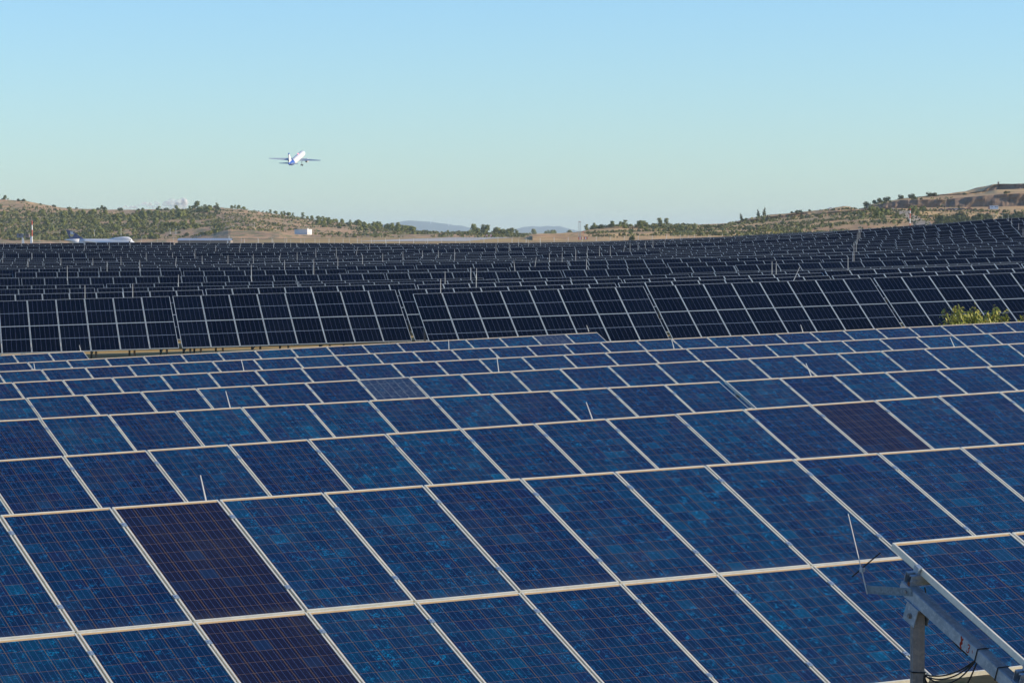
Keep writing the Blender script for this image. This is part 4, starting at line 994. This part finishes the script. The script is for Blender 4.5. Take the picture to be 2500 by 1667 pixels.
# ------------------------------------------------------------------ aeroplanes
M_JETW = mat('white_airframe', (.66, .67, .69), .35); M_JETB = mat('blue_airframe', (.03, .10, .42), .4); M_WING = mat('grey_wing', (.36, .42, .48), .45)
def ring(x, r_, zc=0.0, n=16, sz=1.0): return [Vector((x, math.cos(6.28318 * i / n) * r_, zc + math.sin(6.28318 * i / n) * r_ * sz)) for i in range(n)]
def wing(root, tip, cr_, ct, th):
    """lofted wing from root to tip, leading edge at root/tip, chord towards -x"""
    rs = []
    for p, c_ in ((Vector(root), cr_), (Vector(tip), ct)):
        rs.append([p + Vector(q) for q in ((0, 0, 0), (-.12 * c_, 0, th * c_), (-.45 * c_, 0, th * c_ * .9), (-c_, 0, 0), (-.45 * c_, 0, -th * c_ * .45), (-.12 * c_, 0, -th * c_ * .5))])
    return rs
def airliner(loc, M, label, name, spec):
    o = empty(name, loc, label, 'aeroplane'); o.matrix_world = Matrix.Translation(loc) @ M
    b = MB(); F = spec['fus']; b.loft([ring(x, r_, z) for x, r_, z in F]); link('fuselage', b.mesh('fuselage', [M_JETW], True), o)
    b = MB(); b.loft([ring(x, r_, z) for x, r_, z in spec['tail']]); link('tail_cone', b.mesh('tail_cone', [spec['tailmat']], True), o)
    for s_ in (-1, 1):
        b = MB(); rt_, tp, cr_, ct = spec['wing']; b.loft(wing((rt_[0], s_ * rt_[1], rt_[2]), (tp[0], s_ * tp[1], tp[2]), cr_, ct, .06)); link('wing', b.mesh('wing', [M_WING]), o)
        b = MB(); rt_, tp, cr_, ct = spec['stab']; b.loft(wing((rt_[0], s_ * rt_[1], rt_[2]), (tp[0], s_ * tp[1], tp[2]), cr_, ct, .05)); link('tailplane', b.mesh('tailplane', [M_WING]), o)
        for ex, ey, ez, er in spec['eng']:
            b = MB(); b.loft([[Vector((ex + x, s_ * ey + math.cos(6.283 * i / 12) * er * q, ez + math.sin(6.283 * i / 12) * er * q)) for i in range(12)] for x, q in ((2.2, .9), (1.4, 1.05), (-.6, 1.0), (-2.2, .72))])
            e = link('engine', b.mesh('engine', [M_JETW], True), o)
            b = MB(); b.tube(Vector((ex - 2.1, s_ * ey, ez)), Vector((ex - 2.7, s_ * ey, ez)), er * .62, er * .35, 10); link('exhaust', b.mesh('exhaust', [M_BLACK]), e)
            b = MB(); b.box((ex - 1.5, s_ * ey - .12, ez + er * .8), (ex + 1.2, s_ * ey + .12, ez + er + .7)); link('pylon', b.mesh('pylon', [M_WING]), e)
        for gx_, gy_, gz_ in spec['gear']:
            b = MB(); b.tube((gx_, s_ * gy_, gz_ + 2.6), (gx_, s_ * gy_, gz_), .16); g_ = link('landing_gear', b.mesh('gear_leg', [M_STEEL]), o)
            b = MB()
            for w_ in (-.5, .5): b.tube((gx_, s_ * gy_ + w_ - .17, gz_), (gx_, s_ * gy_ + w_ + .17, gz_), .55, n=12)
            link('wheel', b.mesh('gear_wheel', [M_BLACK]), g_)
    b = MB(); q = spec['fin']; b.loft([[Vector((x, y_, z)) for x, z in q] for y_ in (-.22, .22)]); fin = link('fin', b.mesh('fin', [spec['finmat']]), o)
    return o, fin
A320 = dict(fus=[(18.6, .25, -.3), (18.0, 1.0, -.2), (16.6, 1.6, -.05), (14.8, 1.92, 0), (12, 1.98, 0), (-6, 1.98, 0), (-10, 1.85, .15)],
            tail=[(-10, 1.85, .15), (-13, 1.5, .45), (-16, .95, .85), (-18.3, .45, 1.15), (-18.9, .2, 1.2)], tailmat=M_JETB,
            wing=((6.0, 1.7, -1.0), (-2.8, 17.0, .6), 7.0, 1.6), stab=((-13.5, .8, .9), (-17.3, 6.2, 1.3), 3.6, 1.4),
            eng=[(5.2, 5.75, -2.0, 1.05)], gear=[(-.8, 3.8, -3.6)], fin=[(-11.6, 1.7), (-16.6, 7.8), (-18.4, 7.8), (-17.4, 1.2)], finmat=M_JETW)
loc = P(724, 389, 1953)
Mj = Matrix.Rotation(R(90 - 11.5), 4, 'Z') @ Matrix.Rotation(R(-14.5), 4, 'Y') @ Matrix.Rotation(R(2.5), 4, 'X')
jet, fin = airliner(loc, Mj, 'white airliner with a blue tail climbing away above the hills', 'flying_airliner', A320)
b = MB(); b.loft([[Vector((x, y_, z)) for x, z in ((-15.9, 7.0), (-16.6, 7.82), (-18.42, 7.82), (-18.3, 7.0))] for y_ in (-.235, .235)]); link('fin_tip', b.mesh('fin_tip', [M_JETB]), fin)
b = MB(); b.tube((6, .3, 1.98), (6, .3, 2.25), .28); bl = mat('red_beacon', (.9, .1, .12), .4); NT(bl).b.inputs['Emission Color'].default_value = (1, .15, .2, 1); NT(bl).b.inputs['Emission Strength'].default_value = 3; link('beacon', b.mesh('beacon', [bl]), jet)

M_NAVY = mat('navy_fin_paint', (.025, .045, .16), .4); M_GOLD = mat('golden_disc_paint', (.55, .42, .18), .5)
def prof(F):   # hump-backed jumbo: separate rings with vertical stretch
    return F
Y7 = 2110.0
k7 = Y7 / FPX
S7 = .73
loc = Vector(((246 - CX) * k7, Y7, -(588 - HZ) * k7 - 1.0))
J = dict(fus=[(33.4, .3, -1.2), (32.4, 1.3, -1.1), (30.5, 2.2, -.5), (28, 2.9, .0), (25, 3.2, .0), (-14, 3.2, 0), (-20, 3.0, .3)],
         tail=[(-20, 3.0, .3), (-26, 2.2, 1.0), (-31, 1.2, 1.8), (-34.5, .4, 2.3)], tailmat=M_JETW,
         wing=((12, 3, -2), (-8, 29, 1.2), 13, 4), stab=((-25, 1.4, 1.2), (-31, 10.5, 2.2), 7.5, 2.4),
         eng=[(9, 11.5, -3.6, 1.4), (1, 20.5, -2.6, 1.4)], gear=[(-2, 3.8, -5.0)], fin=[(-15.5, 3.0), (-20.5, 6.0), (-26.8, 10.4), (-31.5, 11.6), (-33.2, 11.5), (-29.0, 2.6)], finmat=M_NAVY)
jj, fin7 = airliner(loc, Matrix.Scale(S7, 4) @ Matrix.Rotation(R(-6), 4, 'Z'), 'parked white jumbo jet with a navy fin behind the dark panels', 'parked_jumbo_jet', J)
b = MB(); b.loft([[Vector((x, math.cos(6.283 * i / 14) * w_, z + math.sin(6.283 * i / 14) * h_)) for i in range(14)] for x, w_, h_, z in ((30.6, .5, .3, 1.4), (29.2, 1.7, 1.5, 2.2), (27, 2.2, 2.1, 3.0), (22, 2.3, 2.3, 3.1), (14, 2.2, 1.9, 2.6), (7, 1.6, .6, 2.4))]); link('upper_deck', b.mesh('upper_deck', [M_JETW], True), jj)
b = MB(); b.tube((-27.6, -.24, 7.0), (-27.6, -.30, 7.0), 1.9, n=20); link('disc_emblem', b.mesh('disc_emblem', [M_GOLD]), fin7)
b = MB(); b.face([(-29.2, -.32, 10.0), (-28.6, -.32, 7.9), (-26.9, -.32, 7.4), (-24.6, -.32, 8.0), (-26.2, -.32, 8.4), (-26.4, -.32, 10.0)]); b.face([(-29.2, -.312, 10.0), (-26.4, -.312, 10.0), (-26.2, -.312, 8.4), (-24.6, -.312, 8.0), (-26.9, -.312, 7.4), (-28.6, -.312, 7.9)]); link('bird_emblem', b.mesh('bird_emblem', [M_JETW]), fin7)
b = MB(); b.box((28.6, -1.9, 2.2), (29.4, -1.3, 3.0)); link('cockpit_window', b.mesh('cockpit_window', [M_BLACK]), jj)
b = MB(); b.box((28.0, -3.05, -.8), (29.0, -2.6, 1.2)); link('open_door', b.mesh('open_door', [M_BLACK]), jj)
for xs, yt, c_, lb in ((57, 580, M_WHITE, 'rounded white tail fin tip just above the dark panels at the left'), (76.5, 577, M_WHITE, 'white tail fin tip with a blue edge beside the striped mast')):
    Y = 1700; g = P(xs, 594, Y); k = Y / FPX; o = empty('tail_fin', g, lb, 'aeroplane tail')
    hh = (594 - yt) * k; b = MB(); b.loft([[Vector((x * k, y_, z)) for x, z in ((3.2, 0), (1.2, hh * .85), (-.6, hh), (-2.2, hh * .96), (-2.2, 0))] for y_ in (-.15, .15)]); link('fin', b.mesh('far_fin', [c_]), o)
    if xs > 70:
        b = MB(); b.loft([[Vector((x * k, y_, z)) for x, z in ((-1.0, hh * .8), (-.6, hh * 1.01), (-2.25, hh * .97), (-2.25, hh * .6))] for y_ in (-.17, .17)]); link('blue_edge', b.mesh('blue_edge', [M_JETB]), o)
print('objects', len(bpy.data.objects))
